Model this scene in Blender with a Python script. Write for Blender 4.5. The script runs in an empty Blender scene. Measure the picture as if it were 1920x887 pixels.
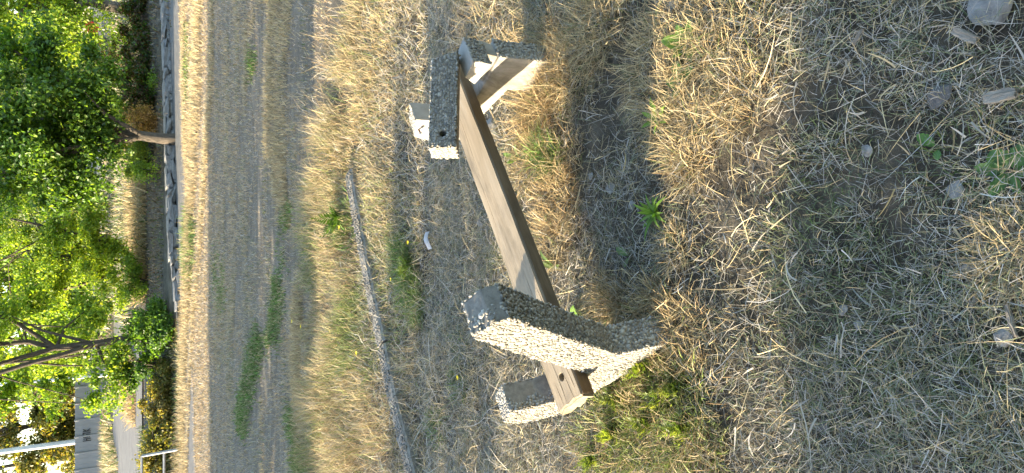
import bpy, bmesh, math
import numpy as np
from mathutils import Vector, Matrix, noise as mnoise

# ------------------------------------------------------------------ camera
CAM_H = 1.5
PITCH = math.radians(31.8)          # looking down; the phone was held on its side
FPX, CX, CY = 1280.0, 960.0, 443.5
f_ = np.array([0, math.cos(PITCH), -math.sin(PITCH)])
u_ = np.array([0, math.sin(PITCH), math.cos(PITCH)])
r_ = np.array([1.0, 0, 0])
scene = bpy.context.scene
col = scene.collection
cam_d = bpy.data.cameras.new('camera')
cam = bpy.data.objects.new('camera', cam_d)
col.objects.link(cam)
cam_d.sensor_fit = 'HORIZONTAL'
cam_d.sensor_width = 36
cam_d.lens = 36 * FPX / 1920
cam_d.clip_start = 0.02
cam_d.clip_end = 2000
X, Y, Z = -u_, r_, -f_              # picture right = world down, picture up = world right
cam.matrix_world = Matrix(((X[0], Y[0], Z[0], 0), (X[1], Y[1], Z[1], 0), (X[2], Y[2], Z[2], CAM_H), (0, 0, 0, 1)))
scene.camera = cam

# ------------------------------------------------------------------ sky, sun, exposure
SUN_EL = math.radians(13.5)
SUN_DIR = Vector((0.985, 0.05, -math.tan(SUN_EL))).normalized()   # travel direction of light
world = bpy.data.worlds.new('World')
scene.world = world
world.use_nodes = True
nt = world.node_tree
nt.nodes.clear()
wo = nt.nodes.new('ShaderNodeOutputWorld')
bg = nt.nodes.new('ShaderNodeBackground')
sky = nt.nodes.new('ShaderNodeTexSky')
sky.sky_type = 'NISHITA'
sky.sun_disc = False
sky.sun_elevation = SUN_EL
sky.sun_rotation = math.radians(-90)
sky.air_density = 1.0
sky.dust_density = 1.0
sky.ozone_density = 1.0
bg.inputs['Strength'].default_value = 0.15
nt.links.new(sky.outputs[0], bg.inputs[0])
nt.links.new(bg.outputs[0], wo.inputs[0])
sd = bpy.data.lights.new('sun', 'SUN')
sd.energy = 4.2
sd.angle = math.radians(0.5)
sd.color = (1.0, 0.84, 0.60)
sun = bpy.data.objects.new('sun', sd)
col.objects.link(sun)
sun.rotation_euler = SUN_DIR.to_track_quat('-Z', 'Y').to_euler()
sun.location = (-8, 0, 6)
vs = scene.view_settings
vs.view_transform = 'Standard'
vs.look = 'None'
vs.gamma = 1
vs.use_curve_mapping = False
vs.exposure = 2.55
scene.render.engine = 'CYCLES'
scene.cycles.max_bounces = 6
scene.cycles.transparent_max_bounces = 4

# ------------------------------------------------------------------ helpers
rng = np.random.RandomState(7)

def ray(x, y):
    return f_ - u_ * (x - CX) / FPX - r_ * (y - CY) / FPX

def G(x, y, z=0.0):
    d = ray(x, y)
    t = (z - CAM_H) / d[2]
    return np.array([0, 0, CAM_H]) + t * d

def D(x, y, dist):
    d = ray(x, y)
    return np.array([0, 0, CAM_H]) + d * (dist / d[1])

def smooth(a, b, v):
    t = np.clip((v - a) / (b - a), 0, 1)
    return t * t * (3 - 2 * t)

def wall_y(x):
    return 15.0 + 0.30 * np.asarray(x, float)

_k = rng.uniform(-1, 1, (28, 2))
_w = np.concatenate([rng.uniform(1.0, 3.5, 8), rng.uniform(4, 12, 10), rng.uniform(14, 34, 10)])
_p = rng.uniform(0, 6.28, 28)
def bump(x, y):
    s = 0
    for i in range(28):
        n = _k[i] / np.hypot(*_k[i])
        s = s + np.sin((x * n[0] + y * n[1]) * _w[i] + _p[i]) / _w[i] ** 0.9
    return s

def hg(x, y):
    x = np.asarray(x, float); y = np.asarray(y, float)
    z = 0.011 * bump(x, y) * (1 - smooth(7, 12, y)) * smooth(-6, 0, y)
    wy = wall_y(x) + 0.28
    left = 1 - smooth(-2.6, -1.2, x)
    wid = 0.14 + 1.6 * left
    step = smooth(0, 1, (y - wy + 0.07) / wid) * (0.15 + 0.03 * left)
    rise = 0.2 * smooth(15, 19.5, y) + 0.28 * smooth(19, 42, y)
    return z + step + rise

def tag(o, label=None, cat=None, group=None, kind=None):
    if label: o['label'] = label
    if cat: o['category'] = cat
    if group: o['group'] = group
    if kind: o['kind'] = kind
    return o

def link(name, me, mat=None, parent=None):
    o = bpy.data.objects.new(name, me)
    col.objects.link(o)
    if mat is not None and me is not None:
        if len(me.materials) == 0:
            me.materials.append(mat)
    if parent is not None:
        o.parent = parent
        o.matrix_parent_inverse = Matrix.Identity(4)
    return o

def empty(name, loc):
    o = bpy.data.objects.new(name, None)
    o.empty_display_size = 0.1
    col.objects.link(o)
    o.location = loc
    return o

def np_mesh(name, V, F, C=None, smooth_=False):
    """V (n,3), F (m,k) constant k."""
    me = bpy.data.meshes.new(name)
    V = np.ascontiguousarray(V, np.float32)
    F = np.ascontiguousarray(F, np.int32)
    m, k = F.shape
    me.vertices.add(len(V))
    me.vertices.foreach_set('co', V.ravel())
    me.loops.add(m * k)
    me.loops.foreach_set('vertex_index', F.ravel())
    me.polygons.add(m)
    me.polygons.foreach_set('loop_start', np.arange(0, m * k, k, dtype=np.int32))
    if C is not None:
        a = me.color_attributes.new('tint', 'FLOAT_COLOR', 'POINT')
        C4 = np.ones((len(V), 4), np.float32)
        C4[:, :3] = C
        a.data.foreach_set('color', C4.ravel())
    if smooth_:
        me.polygons.foreach_set('use_smooth', np.ones(m, bool))
    me.update(calc_edges=True)
    return me

def bm_mesh(name, bm, smooth_=False):
    me = bpy.data.meshes.new(name)
    bm.normal_update()
    bm.to_mesh(me)
    bm.free()
    if smooth_:
        for p in me.polygons: p.use_smooth = True
    return me

def unit(v):
    return v / np.maximum(np.linalg.norm(v, axis=-1, keepdims=True), 1e-9)

# ------------------------------------------------------------------ materials
def new_mat(name):
    m = bpy.data.materials.new(name)
    m.use_nodes = True
    n = m.node_tree
    b = n.nodes['Principled BSDF']
    b.inputs['Roughness'].default_value = 0.85
    b.inputs['Specular IOR Level'].default_value = 0.2
    return m, n, b

def N(n, t, **kw):
    x = n.nodes.new(t)
    for k, v in kw.items():
        setattr(x, k, v)
    return x

def ramp(n, fac, stops):
    r = N(n, 'ShaderNodeValToRGB')
    while len(r.color_ramp.elements) > 1:
        r.color_ramp.elements.remove(r.color_ramp.elements[0])
    r.color_ramp.elements[0].position = stops[0][0]
    r.color_ramp.elements[0].color = (*stops[0][1], 1)
    for p, c in stops[1:]:
        e = r.color_ramp.elements.new(p)
        e.color = (*c, 1)
    n.links.new(fac, r.inputs[0])
    return r.outputs[0]

def noise_tex(n, scale, detail=4, rough=0.6, vec=None, dist=0.0):
    t = N(n, 'ShaderNodeTexNoise')
    t.inputs['Scale'].default_value = scale
    t.inputs['Detail'].default_value = detail
    t.inputs['Roughness'].default_value = rough
    t.inputs['Distortion'].default_value = dist
    if vec is not None: n.links.new(vec, t.inputs['Vector'])
    return t.outputs[0]

def add_bump(n, b, h, strength, dist=0.01):
    bp = N(n, 'ShaderNodeBump')
    bp.inputs['Strength'].default_value = strength
    bp.inputs['Distance'].default_value = dist
    n.links.new(h, bp.inputs['Height'])
    n.links.new(bp.outputs[0], b.inputs['Normal'])

def coord(n, which='Object', scale=None):
    c = N(n, 'ShaderNodeTexCoord').outputs[which]
    if scale:
        mp = N(n, 'ShaderNodeMapping')
        mp.inputs['Scale'].default_value = scale
        n.links.new(c, mp.inputs[0])
        c = mp.outputs[0]
    return c

def tint_mat(name, trans=0.3, rough=0.7, spec=0.25, tcol=(1, 1, 1)):
    """blade / leaf material: colour from the per-blade tint, part of the light passes through"""
    m, n, b = new_mat(name)
    a = N(n, 'ShaderNodeAttribute', attribute_name='tint')
    n.links.new(a.outputs['Color'], b.inputs['Base Color'])
    b.inputs['Roughness'].default_value = rough
    b.inputs['Specular IOR Level'].default_value = spec
    t = N(n, 'ShaderNodeBsdfTranslucent')
    mx = N(n, 'ShaderNodeMix', data_type='RGBA', blend_type='MULTIPLY')
    mx.inputs[0].default_value = 1
    n.links.new(a.outputs['Color'], mx.inputs[6])
    mx.inputs[7].default_value = (*tcol, 1)
    n.links.new(mx.outputs[2], t.inputs[0])
    s = N(n, 'ShaderNodeMixShader')
    s.inputs[0].default_value = trans
    n.links.new(b.outputs[0], s.inputs[1])
    n.links.new(t.outputs[0], s.inputs[2])
    n.links.new(s.outputs[0], n.nodes['Material Output'].inputs[0])
    return m

M_STRAW = tint_mat('straw', 0.18, 0.6, 0.3)
M_LEAF = tint_mat('leaf', 0.52, 0.45, 0.5, (1.7, 1.6, 0.5))

def mat_noise(name, stops, scale=20, rough=0.9, bumpS=0.4, bscale=None, bdist=0.01, spec=0.2, vscale=None, detail=6):
    m, n, b = new_mat(name)
    v = coord(n, 'Object', vscale)
    k = noise_tex(n, scale, detail, 0.65, v)
    n.links.new(ramp(n, k, stops), b.inputs['Base Color'])
    b.inputs['Roughness'].default_value = rough
    b.inputs['Specular IOR Level'].default_value = spec
    if bumpS:
        h = noise_tex(n, bscale or scale * 3, 6, 0.7, v)
        add_bump(n, b, h, bumpS, bdist)
    return m

M_CONC = mat_noise('smooth_concrete', [(0.3, (0.25, 0.24, 0.215)), (0.55, (0.33, 0.315, 0.285)), (0.75, (0.38, 0.365, 0.335))], 14, 0.92, 0.5, 90, 0.004)
_n = M_CONC.node_tree; _b = _n.nodes['Principled BSDF']
_src = _b.inputs['Base Color'].links[0].from_socket
_st = ramp(_n, noise_tex(_n, 9, 7, 0.7, coord(_n, 'Object', (1, 1, .45)), .8), [(0.34, (.50, .47, .42)), (0.5, (1, 1, 1))])
_m = N(_n, 'ShaderNodeMix', data_type='RGBA', blend_type='MULTIPLY'); _m.inputs[0].default_value = .85
_n.links.new(_src, _m.inputs[6]); _n.links.new(_st, _m.inputs[7]); _n.links.new(_m.outputs[2], _b.inputs['Base Color'])
M_MORTAR = mat_noise('mortar', [(0.3, (0.15, 0.14, 0.12)), (0.7, (0.27, 0.25, 0.215))], 60, 0.95, 0.6, 200, 0.003)
M_BARK = mat_noise('bark', [(0.3, (0.05, 0.042, 0.033)), (0.6, (0.12, 0.10, 0.08)), (0.8, (0.19, 0.165, 0.135))], 9, 0.95, 1.0, 30, 0.03, vscale=(4, 4, 0.8))
M_BARKL = mat_noise('pale_bark', [(0.3, (0.06, 0.05, 0.042)), (0.55, (0.17, 0.145, 0.12)), (0.8, (0.27, 0.235, 0.195))], 9, 0.95, 1.0, 30, 0.03, vscale=(4, 4, 0.8))
M_STONE = mat_noise('wall_stone', [(0.3, (0.14, 0.145, 0.15)), (0.55, (0.24, 0.24, 0.24)), (0.75, (0.34, 0.335, 0.33))], 5, 0.95, 0.9, 25, 0.03)
M_COPING = mat_noise('pale_coping', [(0.3, (0.15, 0.145, 0.135)), (0.7, (0.34, 0.325, 0.30))], 7, 0.95, 0.6, 40, 0.02)
M_ASPH = mat_noise('path_asphalt', [(0.3, (0.10, 0.097, 0.092)), (0.7, (0.18, 0.174, 0.165))], 6, 0.95, 0.5, 120, 0.01)
M_ROAD = mat_noise('road_asphalt', [(0.3, (0.12, 0.115, 0.105)), (0.7, (0.19, 0.18, 0.165))], 3, 0.95, 0.4, 90, 0.01)
M_ROCK = mat_noise('grey_stone', [(0.3, (0.13, 0.122, 0.11)), (0.5, (0.25, 0.24, 0.225)), (0.75, (0.36, 0.35, 0.33))], 22, 0.9, 0.7, 80, 0.006)
M_SLATE = mat_noise('dark_stone', [(0.3, (0.07, 0.07, 0.07)), (0.7, (0.17, 0.16, 0.15))], 22, 0.85, 0.7, 80, 0.006)
M_CHIP = mat_noise('old_wood', [(0.3, (0.15, 0.13, 0.105)), (0.6, (0.27, 0.24, 0.2)), (0.8, (0.36, 0.33, 0.28))], 18, 0.9, 0.8, 50, 0.004, vscale=(1, 7, 7))
M_FENCE = mat_noise('fence_concrete', [(0.3, (0.19, 0.195, 0.205)), (0.7, (0.27, 0.275, 0.285))], 2.2, 0.92, 0.3, 30, 0.01, vscale=(2.5, 1, 0.5))
M_WHITE = mat_noise('white_paint', [(0.3, (0.45, 0.45, 0.44)), (0.7, (0.62, 0.62, 0.60))], 3, 0.55, 0.1, 40, 0.003, spec=0.4)
M_STEEL = mat_noise('galvanised_steel', [(0.3, (0.20, 0.20, 0.20)), (0.7, (0.34, 0.34, 0.33))], 12, 0.5, 0.1, 60, 0.002, spec=0.5)
M_RUST = mat_noise('rusty_steel', [(0.3, (0.09, 0.05, 0.03)), (0.7, (0.20, 0.13, 0.09))], 60, 0.8, 0.4, 150, 0.002)
M_PAPER = mat_noise('white_paper', [(0.3, (0.66, 0.67, 0.70)), (0.7, (0.78, 0.78, 0.8))], 12, 0.8, 0.3, 40, 0.003)
M_HOUSE = mat_noise('house_render', [(0.3, (0.27, 0.27, 0.27)), (0.7, (0.36, 0.36, 0.35))], 2, 0.9, 0.2)
M_TILE = mat_noise('roof_tile', [(0.3, (0.10, 0.08, 0.07)), (0.7, (0.16, 0.13, 0.11))], 8, 0.9, 0.4)
M_GRAF = mat_noise('black_spray', [(0.3, (0.012, 0.012, 0.014)), (0.7, (0.03, 0.03, 0.03))], 20, 0.6, 0)
M_YELLOW = mat_noise('yellow_petal', [(0.3, (0.75, 0.52, 0.02)), (0.7, (0.85, 0.66, 0.05))], 60, 0.6, 0)
M_RED = mat_noise('red_sign', [(0.3, (0.42, 0.03, 0.02)), (0.7, (0.5, 0.05, 0.03))], 6, 0.5, 0)

def glass_mat():
    m, n, b = new_mat('window_glass')
    b.inputs['Base Color'].default_value = (0.05, 0.07, 0.09, 1)
    b.inputs['Roughness'].default_value = 0.08
    b.inputs['Specular IOR Level'].default_value = 0.6
    return m
M_GLASS = glass_mat()

def pebble_mat():
    m, n, b = new_mat('aggregate_pebbles')
    a = N(n, 'ShaderNodeAttribute', attribute_name='tint')
    n.links.new(a.outputs['Color'], b.inputs['Base Color'])
    b.inputs['Roughness'].default_value = 0.75
    return m
M_PEB = pebble_mat()

def wood_mat():
    m, n, b = new_mat('weathered_plank')
    v = coord(n, 'Object', (0.7, 11, 11))
    k = noise_tex(n, 5, 8, 0.65, v, 0.6)
    c1 = ramp(n, k, [(0.25, (0.22, 0.172, 0.113)), (0.42, (0.275, 0.218, 0.148)), (0.58, (0.305, 0.246, 0.172)), (0.75, (0.345, 0.288, 0.212))])
    v2 = coord(n, 'Object', (1.2, 60, 60))
    k2 = noise_tex(n, 4, 6, 0.7, v2, 0.3)
    dk = ramp(n, k2, [(0.28, (0.72, 0.70, 0.68)), (0.38, (1, 1, 1))])
    v3 = coord(n, 'Object', (1, 3, 3))
    k3 = noise_tex(n, 6, 4, 0.6, v3)
    st = ramp(n, k3, [(0.36, (0.64, 0.65, 0.67)), (0.54, (1, 1, 1))])
    mx = N(n, 'ShaderNodeMix', data_type='RGBA', blend_type='MULTIPLY'); mx.inputs[0].default_value = 0.8
    n.links.new(c1, mx.inputs[6]); n.links.new(dk, mx.inputs[7])
    m2 = N(n, 'ShaderNodeMix', data_type='RGBA', blend_type='MULTIPLY'); m2.inputs[0].default_value = 0.8
    n.links.new(mx.outputs[2], m2.inputs[6]); n.links.new(st, m2.inputs[7])
    # shade of the plank's long sides, painted into the colour as a darker tint
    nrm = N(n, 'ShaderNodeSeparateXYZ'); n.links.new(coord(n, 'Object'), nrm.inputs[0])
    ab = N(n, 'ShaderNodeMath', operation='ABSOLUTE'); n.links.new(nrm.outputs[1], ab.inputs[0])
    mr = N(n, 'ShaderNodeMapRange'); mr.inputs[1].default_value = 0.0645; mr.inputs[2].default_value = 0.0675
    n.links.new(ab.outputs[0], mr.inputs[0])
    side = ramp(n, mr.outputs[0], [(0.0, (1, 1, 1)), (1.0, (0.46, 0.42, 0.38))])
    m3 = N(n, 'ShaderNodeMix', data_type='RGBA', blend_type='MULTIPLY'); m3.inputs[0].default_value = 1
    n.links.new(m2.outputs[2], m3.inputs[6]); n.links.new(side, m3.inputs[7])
    n.links.new(m3.outputs[2], b.inputs['Base Color'])
    b.inputs['Roughness'].default_value = 0.8
    add_bump(n, b, k2, 0.5, 0.004)
    return m
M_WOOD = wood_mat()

def ground_mat():
    m, n, b = new_mat('dry_soil')
    v = coord(n, 'Object')
    k = noise_tex(n, 6, 10, 0.7, v)
    c1 = ramp(n, k, [(0.3, (0.035, 0.03, 0.024)), (0.5, (0.08, 0.07, 0.057)), (0.7, (0.17, 0.152, 0.125))])
    v2 = coord(n, 'Object')
    k2 = noise_tex(n, 0.9, 5, 0.6, v2)
    c2 = ramp(n, k2, [(0.35, (0.75, 0.78, 0.7)), (0.6, (1.15, 1.1, 1.0))])
    mx = N(n, 'ShaderNodeMix', data_type='RGBA', blend_type='MULTIPLY'); mx.inputs[0].default_value = 1
    n.links.new(c1, mx.inputs[6]); n.links.new(c2, mx.inputs[7])
    sx = N(n, 'ShaderNodeSeparateXYZ'); n.links.new(v, sx.inputs[0])
    lawn = N(n, 'ShaderNodeMapRange'); lawn.inputs[1].default_value = 4.6; lawn.inputs[2].default_value = 5.6
    n.links.new(sx.outputs[1], lawn.inputs[0])
    end = N(n, 'ShaderNodeMapRange'); end.inputs[1].default_value = 15.6; end.inputs[2].default_value = 14.4
    n.links.new(sx.outputs[1], end.inputs[0])
    ml_ = N(n, 'ShaderNodeMath', operation='MULTIPLY'); n.links.new(lawn.outputs[0], ml_.inputs[0]); n.links.new(end.outputs[0], ml_.inputs[1])
    k4 = noise_tex(n, 5, 8, 0.75, coord(n, 'Object', (.35, 2.2, 1)))
    c4 = ramp(n, k4, [(0.3, (0.085, 0.072, 0.052)), (0.5, (0.16, 0.135, 0.10)), (0.7, (0.27, 0.225, 0.16))])
    m4 = N(n, 'ShaderNodeMix', data_type='RGBA'); n.links.new(ml_.outputs[0], m4.inputs[0])
    n.links.new(mx.outputs[2], m4.inputs[6]); n.links.new(c4, m4.inputs[7])
    n.links.new(m4.outputs[2], b.inputs['Base Color'])
    h = noise_tex(n, 70, 8, 0.75, v)
    add_bump(n, b, h, 0.8, 0.02)
    return m
M_GROUND = ground_mat()

# ------------------------------------------------------------------ ground, path, road
xs = np.unique(np.concatenate([np.linspace(-400, -30, 16), np.arange(-30, -8, 0.8), np.arange(-8, -2.2, 0.2), np.arange(-2.2, 2.2, 0.055),
                               np.arange(2.2, 9, 0.2), np.arange(9, 30, 0.8), np.linspace(30, 400, 16)]))
ys = np.unique(np.concatenate([np.linspace(-60, -3, 14), np.arange(-3, 0.3, 0.15), np.arange(0.3, 4.6, 0.055), np.arange(4.6, 13, 0.14),
                               np.arange(13, 19, 0.07), np.arange(19, 46, 0.6), np.linspace(46, 900, 24)]))
gx, gy = np.meshgrid(xs, ys)
gz = hg(gx, gy)
nx_, ny_ = len(xs), len(ys)
idx = np.arange(nx_ * ny_).reshape(ny_, nx_)
Fq = np.stack([idx[:-1, :-1], idx[:-1, 1:], idx[1:, 1:], idx[1:, :-1]], -1).reshape(-1, 4)
ground = link('ground', np_mesh('ground', np.stack([gx, gy, gz], -1).reshape(-1, 3), Fq, None, True), M_GROUND)
tag(ground, kind='structure')

def strip(name, la, lb, mat, dz, nsub=1, kind='structure'):
    """sheet between two polylines (same length), following the terrain"""
    la = np.array(la, float); lb = np.array(lb, float)
    K = 8
    t = np.linspace(0, 1, K + 1)[None, :, None]
    P = la[:, None, :] * (1 - t) + lb[:, None, :] * t
    z = hg(P[..., 0], P[..., 1]) + dz
    V = np.concatenate([P, z[..., None]], -1).reshape(-1, 3)
    i = np.arange(len(la) * (K + 1)).reshape(len(la), K + 1)
    F = np.stack([i[:-1, :-1], i[1:, :-1], i[1:, 1:], i[:-1, 1:]], -1).reshape(-1, 4)
    o = link(name, np_mesh(name, V, F, None, True), mat)
    tag(o, kind=kind)
    return o

pxs = np.linspace(-12, 16, 90)
strip('path', [(x, wall_y(x) - 1.62 + 0.05 * math.sin(x * 3)) for x in pxs], [(x, wall_y(x) - 0.05) for x in pxs], M_ASPH, 0.008)
rx = np.linspace(-26, -3.0, 70)
road = strip('road', [(x, 18.9 - 0.04 * (x + 6)) for x in rx], [(x, 34.0 + 0.5 * math.sin(x * 0.4)) for x in rx], M_ROAD, 0.03)

# ------------------------------------------------------------------ the broken bench
BC = np.array([.091, 2.043, .269])
BL = np.array([.811, .584, 0]); BL /= np.linalg.norm(BL)
BN = np.array([BL[1], -BL[0], 0])
def P3(s, z, l):
    return BC + BL * l + BN * s + np.array([0, 0, z - BC[2]])

bench_loc = np.array([0.09, 2.04, 0.0])
bench = tag(empty('broken_bench', bench_loc), 'broken park bench, two pebbled concrete supports and one remaining wooden plank', 'bench')

_ico = bmesh.new()
bmesh.ops.create_icosphere(_ico, subdivisions=1, radius=1.0)
ICO_V = np.array([v.co[:] for v in _ico.verts]); ICO_F = np.array([[v.index for v in f.verts] for f in _ico.faces])
_ico.free()
PEB_COLS = np.array([[.45, .43, .37], [.38, .365, .32], [.50, .48, .43], [.31, .30, .265], [.36, .355, .34], [.42, .38, .31], [.24, .235, .22]])

def pebbles(pts, nrm, r=0.0052):
    """one mesh of flattened pebbles seated in a face"""
    n = len(pts)
    pts = np.asarray(pts); nrm = unit(np.asarray(nrm, float))
    a = unit(np.cross(nrm, rng.normal(size=(n, 3))))
    b = np.cross(nrm, a)
    sz_ = rng.lognormal(0, .28, n); sa = r * rng.uniform(.8, 1.45, n) * sz_; sb = r * rng.uniform(.65, 1.1, n) * sz_; sn = r * rng.uniform(.38, .7, n) * np.minimum(sz_, 1.2)
    jit = rng.uniform(.82, 1.18, (n, len(ICO_V), 1))
    U = ICO_V[None] * jit
    V = pts[:, None] + U[..., 0:1] * a[:, None] * sa[:, None, None] + U[..., 1:2] * b[:, None] * sb[:, None, None] + U[..., 2:3] * nrm[:, None] * sn[:, None, None]
    F = (ICO_F[None] + (np.arange(n) * len(ICO_V))[:, None, None]).reshape(-1, 3)
    C = PEB_COLS[rng.randint(0, len(PEB_COLS), n)] * rng.uniform(.52, .86, (n, 1))
    C = np.repeat(C, len(ICO_V), 0)
    return V.reshape(-1, 3), F, C

def on_quad(p0, p1, p2, p3, sp=0.0088, keep=None):
    """jittered grid on the quad p0 p1 p2 p3; keep(u,v) may thin it"""
    p0, p1, p2, p3 = [np.array(p, float) for p in (p0, p1, p2, p3)]
    w = (np.linalg.norm(p1 - p0) + np.linalg.norm(p2 - p3)) / 2
    h = (np.linalg.norm(p3 - p0) + np.linalg.norm(p2 - p1)) / 2
    nu, nv = max(2, int(w / sp)), max(2, int(h / sp))
    u, v = np.meshgrid((np.arange(nu) + .5) / nu, (np.arange(nv) + .5) / nv)
    u = (u + (np.arange(nv)[:, None] % 2) * 0.5 / nu)
    u = np.clip(u + rng.uniform(-.32, .32, u.shape) / nu, 0.01, 0.99).ravel()
    v = np.clip(v + rng.uniform(-.32, .32, v.shape) / nv, 0.01, 0.99).ravel()
    if keep is not None:
        k = keep(u, v)
        u, v = u[k], v[k]
    u = u[:, None]; v = v[:, None]
    P = p0 * (1 - u) * (1 - v) + p1 * u * (1 - v) + p2 * u * v + p3 * (1 - u) * v
    n = np.cross(p1 - p0, p3 - p0)
    return P, np.repeat(unit(n)[None], len(P), 0)

def in_poly(S, Zc, poly):
    inside = np.zeros(len(S), bool)
    j = len(poly) - 1
    for i in range(len(poly)):
        xi, yi = poly[i]; xj, yj = poly[j]
        c = ((yi > Zc) != (yj > Zc)) & (S < (xj - xi) * (Zc - yi) / (yj - yi + 1e-12) + xi)
        inside ^= c
        j = i
    return inside

def rough_prism(poly, l0, l1, amp=0.002, bev=0.006):
    """solid from a profile (s, z) between two planes along the bench; slightly uneven"""
    bm = bmesh.new()
    a = [bm.verts.new(Vector(P3(s, z, l0) - bench_loc)) for s, z in poly]
    b = [bm.verts.new(Vector(P3(s, z, l1) - bench_loc)) for s, z in poly]
    bm.faces.new(a)
    bm.faces.new(b[::-1])
    n = len(poly)
    for i in range(n):
        bm.faces.new((a[i], b[i], b[(i + 1) % n], a[(i + 1) % n]))
    bmesh.ops.recalc_face_normals(bm, faces=bm.faces[:])
    bmesh.ops.bevel(bm, geom=bm.edges[:], offset=bev, segments=2, affect='EDGES', profile=0.6)
    bmesh.ops.triangulate(bm, faces=bm.faces[:])
    bmesh.ops.subdivide_edges(bm, edges=[e for e in bm.edges if e.calc_length() > 0.05], cuts=2)
    bmesh.ops.triangulate(bm, faces=bm.faces[:])
    for v in bm.verts:
        d = mnoise.noise_vector(v.co * 22) * amp + mnoise.noise_vector(v.co * 60) * amp * 0.6
        v.co += d
    return bm

def join_peb(sets, r=0.0052):
    P = np.concatenate([s[0] for s in sets]); Nn = np.concatenate([s[1] for s in sets])
    return pebbles(P, Nn, r)

# ---- near support: a leg, a long leaning back arm and a short seat arm
near_poly = [(.02, -.12), (.245, -.12), (.215, .06), (.182, .208), (.300, .432), (.452, .708), (.432, .742), (.372, .764),
             (.210, .500), (.074, .246), (-.122, .243), (-.146, .300), (-.160, .398), (-.250, .376), (-.292, .276), (-.268, .165), (-.160, .118), (-.057, .093), (.01, .065)]
NL0, NL1 = -.66, -.57
support = link('support', bm_mesh('near_support', rough_prism(near_poly, NL0, NL1)), M_MORTAR, bench)
support['label'] = 'support pebbled all over with an uneven broken top, leaning arm in sun'
sets = []
# side faces (towards and away from the sun)
for l, sg in ((NL0, -1), (NL1, 1)):
    g = np.arange(-.31, .47, .0088); h = np.arange(-.02, .78, .0088)
    S, Zc = np.meshgrid(g, h)
    S = (S + (np.arange(len(h))[:, None] % 2) * .0044 + rng.uniform(-.0032, .0032, S.shape)).ravel(); Zc = (Zc + rng.uniform(-.003, .003, Zc.shape)).ravel()
    k = in_poly(S, Zc, near_poly)
    S, Zc = S[k], Zc[k]
    P = BC + BL * l + BN * S[:, None] + np.array([0, 0, 1]) * (Zc[:, None] - BC[2])
    sets.append((P, np.repeat((BL * sg)[None], len(P), 0)))
n_ = len(near_poly)
for i in range(n_):
    (s0, z0), (s1, z1) = near_poly[i], near_poly[(i + 1) % n_]
    if z0 < -.1 and z1 < -.1: continue
    top = i in (5, 6)
    smooth_front = (i == 10 or i == 11)         # the seat arm's face under the plank is smooth but for its lower edge
    q = (P3(s0, z0, NL0), P3(s0, z0, NL1), P3(s1, z1, NL1), P3(s1, z1, NL0))
    kp = None
    if top: kp = lambda u, v: rng.uniform(size=len(u)) < np.where(u < .5, .6, .02)
    if smooth_front: kp = lambda u, v: u < .33 + .12 * np.sin(v * 9)
    sets.append(on_quad(*q, keep=kp))
# face normals must point outwards from the profile
cen = np.array([P3(.05, .2, -.615)])
V, F, C = join_peb([(p, n if i < 2 else np.where(((p - BC) @ BN)[:, None] * 0 == 0, n, n)) for i, (p, n) in enumerate(sets)])
agg = link('aggregate', np_mesh('near_aggregate', V - bench_loc, F, C, True), M_PEB, support)
agg['kind'] = 'stuff'

# ---- far support: same casting, its back arm snapped off
far_poly = [(.14, -.12), (.280, -.12), (.272, .10), (.262, .236), (.06, .242), (-.076, .243), (-.082, .34), (-.086, .442),
            (-.182, .408), (-.205, .30), (-.172, .205), (-.03, .175), (.115, .13)]
FL0, FL1 = .50, .592
fsup = link('support', bm_mesh('far_support', rough_prism(far_poly, FL0, FL1, 0.0012, 0.004)), M_CONC, bench)
fsup['label'] = 'support with smooth sunlit sides, its back arm snapped off'
sets = []
n_ = len(far_poly)
for i in range(n_):
    (s0, z0), (s1, z1) = far_poly[i], far_poly[(i + 1) % n_]
    if i in (0, 3, 4, 5, 6): continue
    q = (P3(s0, z0, FL0), P3(s0, z0, FL1), P3(s1, z1, FL1), P3(s1, z1, FL0))
    sets.append(on_quad(*q))
V, F, C = join_peb(sets)
agg = link('aggregate', np_mesh('far_aggregate', V - bench_loc, F, C, True), M_PEB, fsup)
agg['kind'] = 'stuff'

# stub of the snapped arm
stub_poly = [(.160, .309), (.259, .282), (.264, .330), (.262, .362), (.185, .358)]
bm = rough_prism(stub_poly, .452, .575, 0.0018, 0.004)
stub = link('arm_stub', bm_mesh('arm_stub', bm), M_CONC, fsup)
sets = [on_quad(P3(.259, .282, .452), P3(.259, .282, .575), P3(.264, .330, .575), P3(.264, .330, .452)),
        on_quad(P3(.264, .330, .452), P3(.264, .330, .575), P3(.262, .362, .575), P3(.262, .362, .452))]

# the neck that still ties the stub to the leg
neck = rough_prism([(.115, .225), (.250, .222), (.256, .300), (.168, .318)], .515, .585, 0.0018, 0.004)
link('arm_neck', bm_mesh('arm_neck', neck), M_CONC, fsup)

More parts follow.
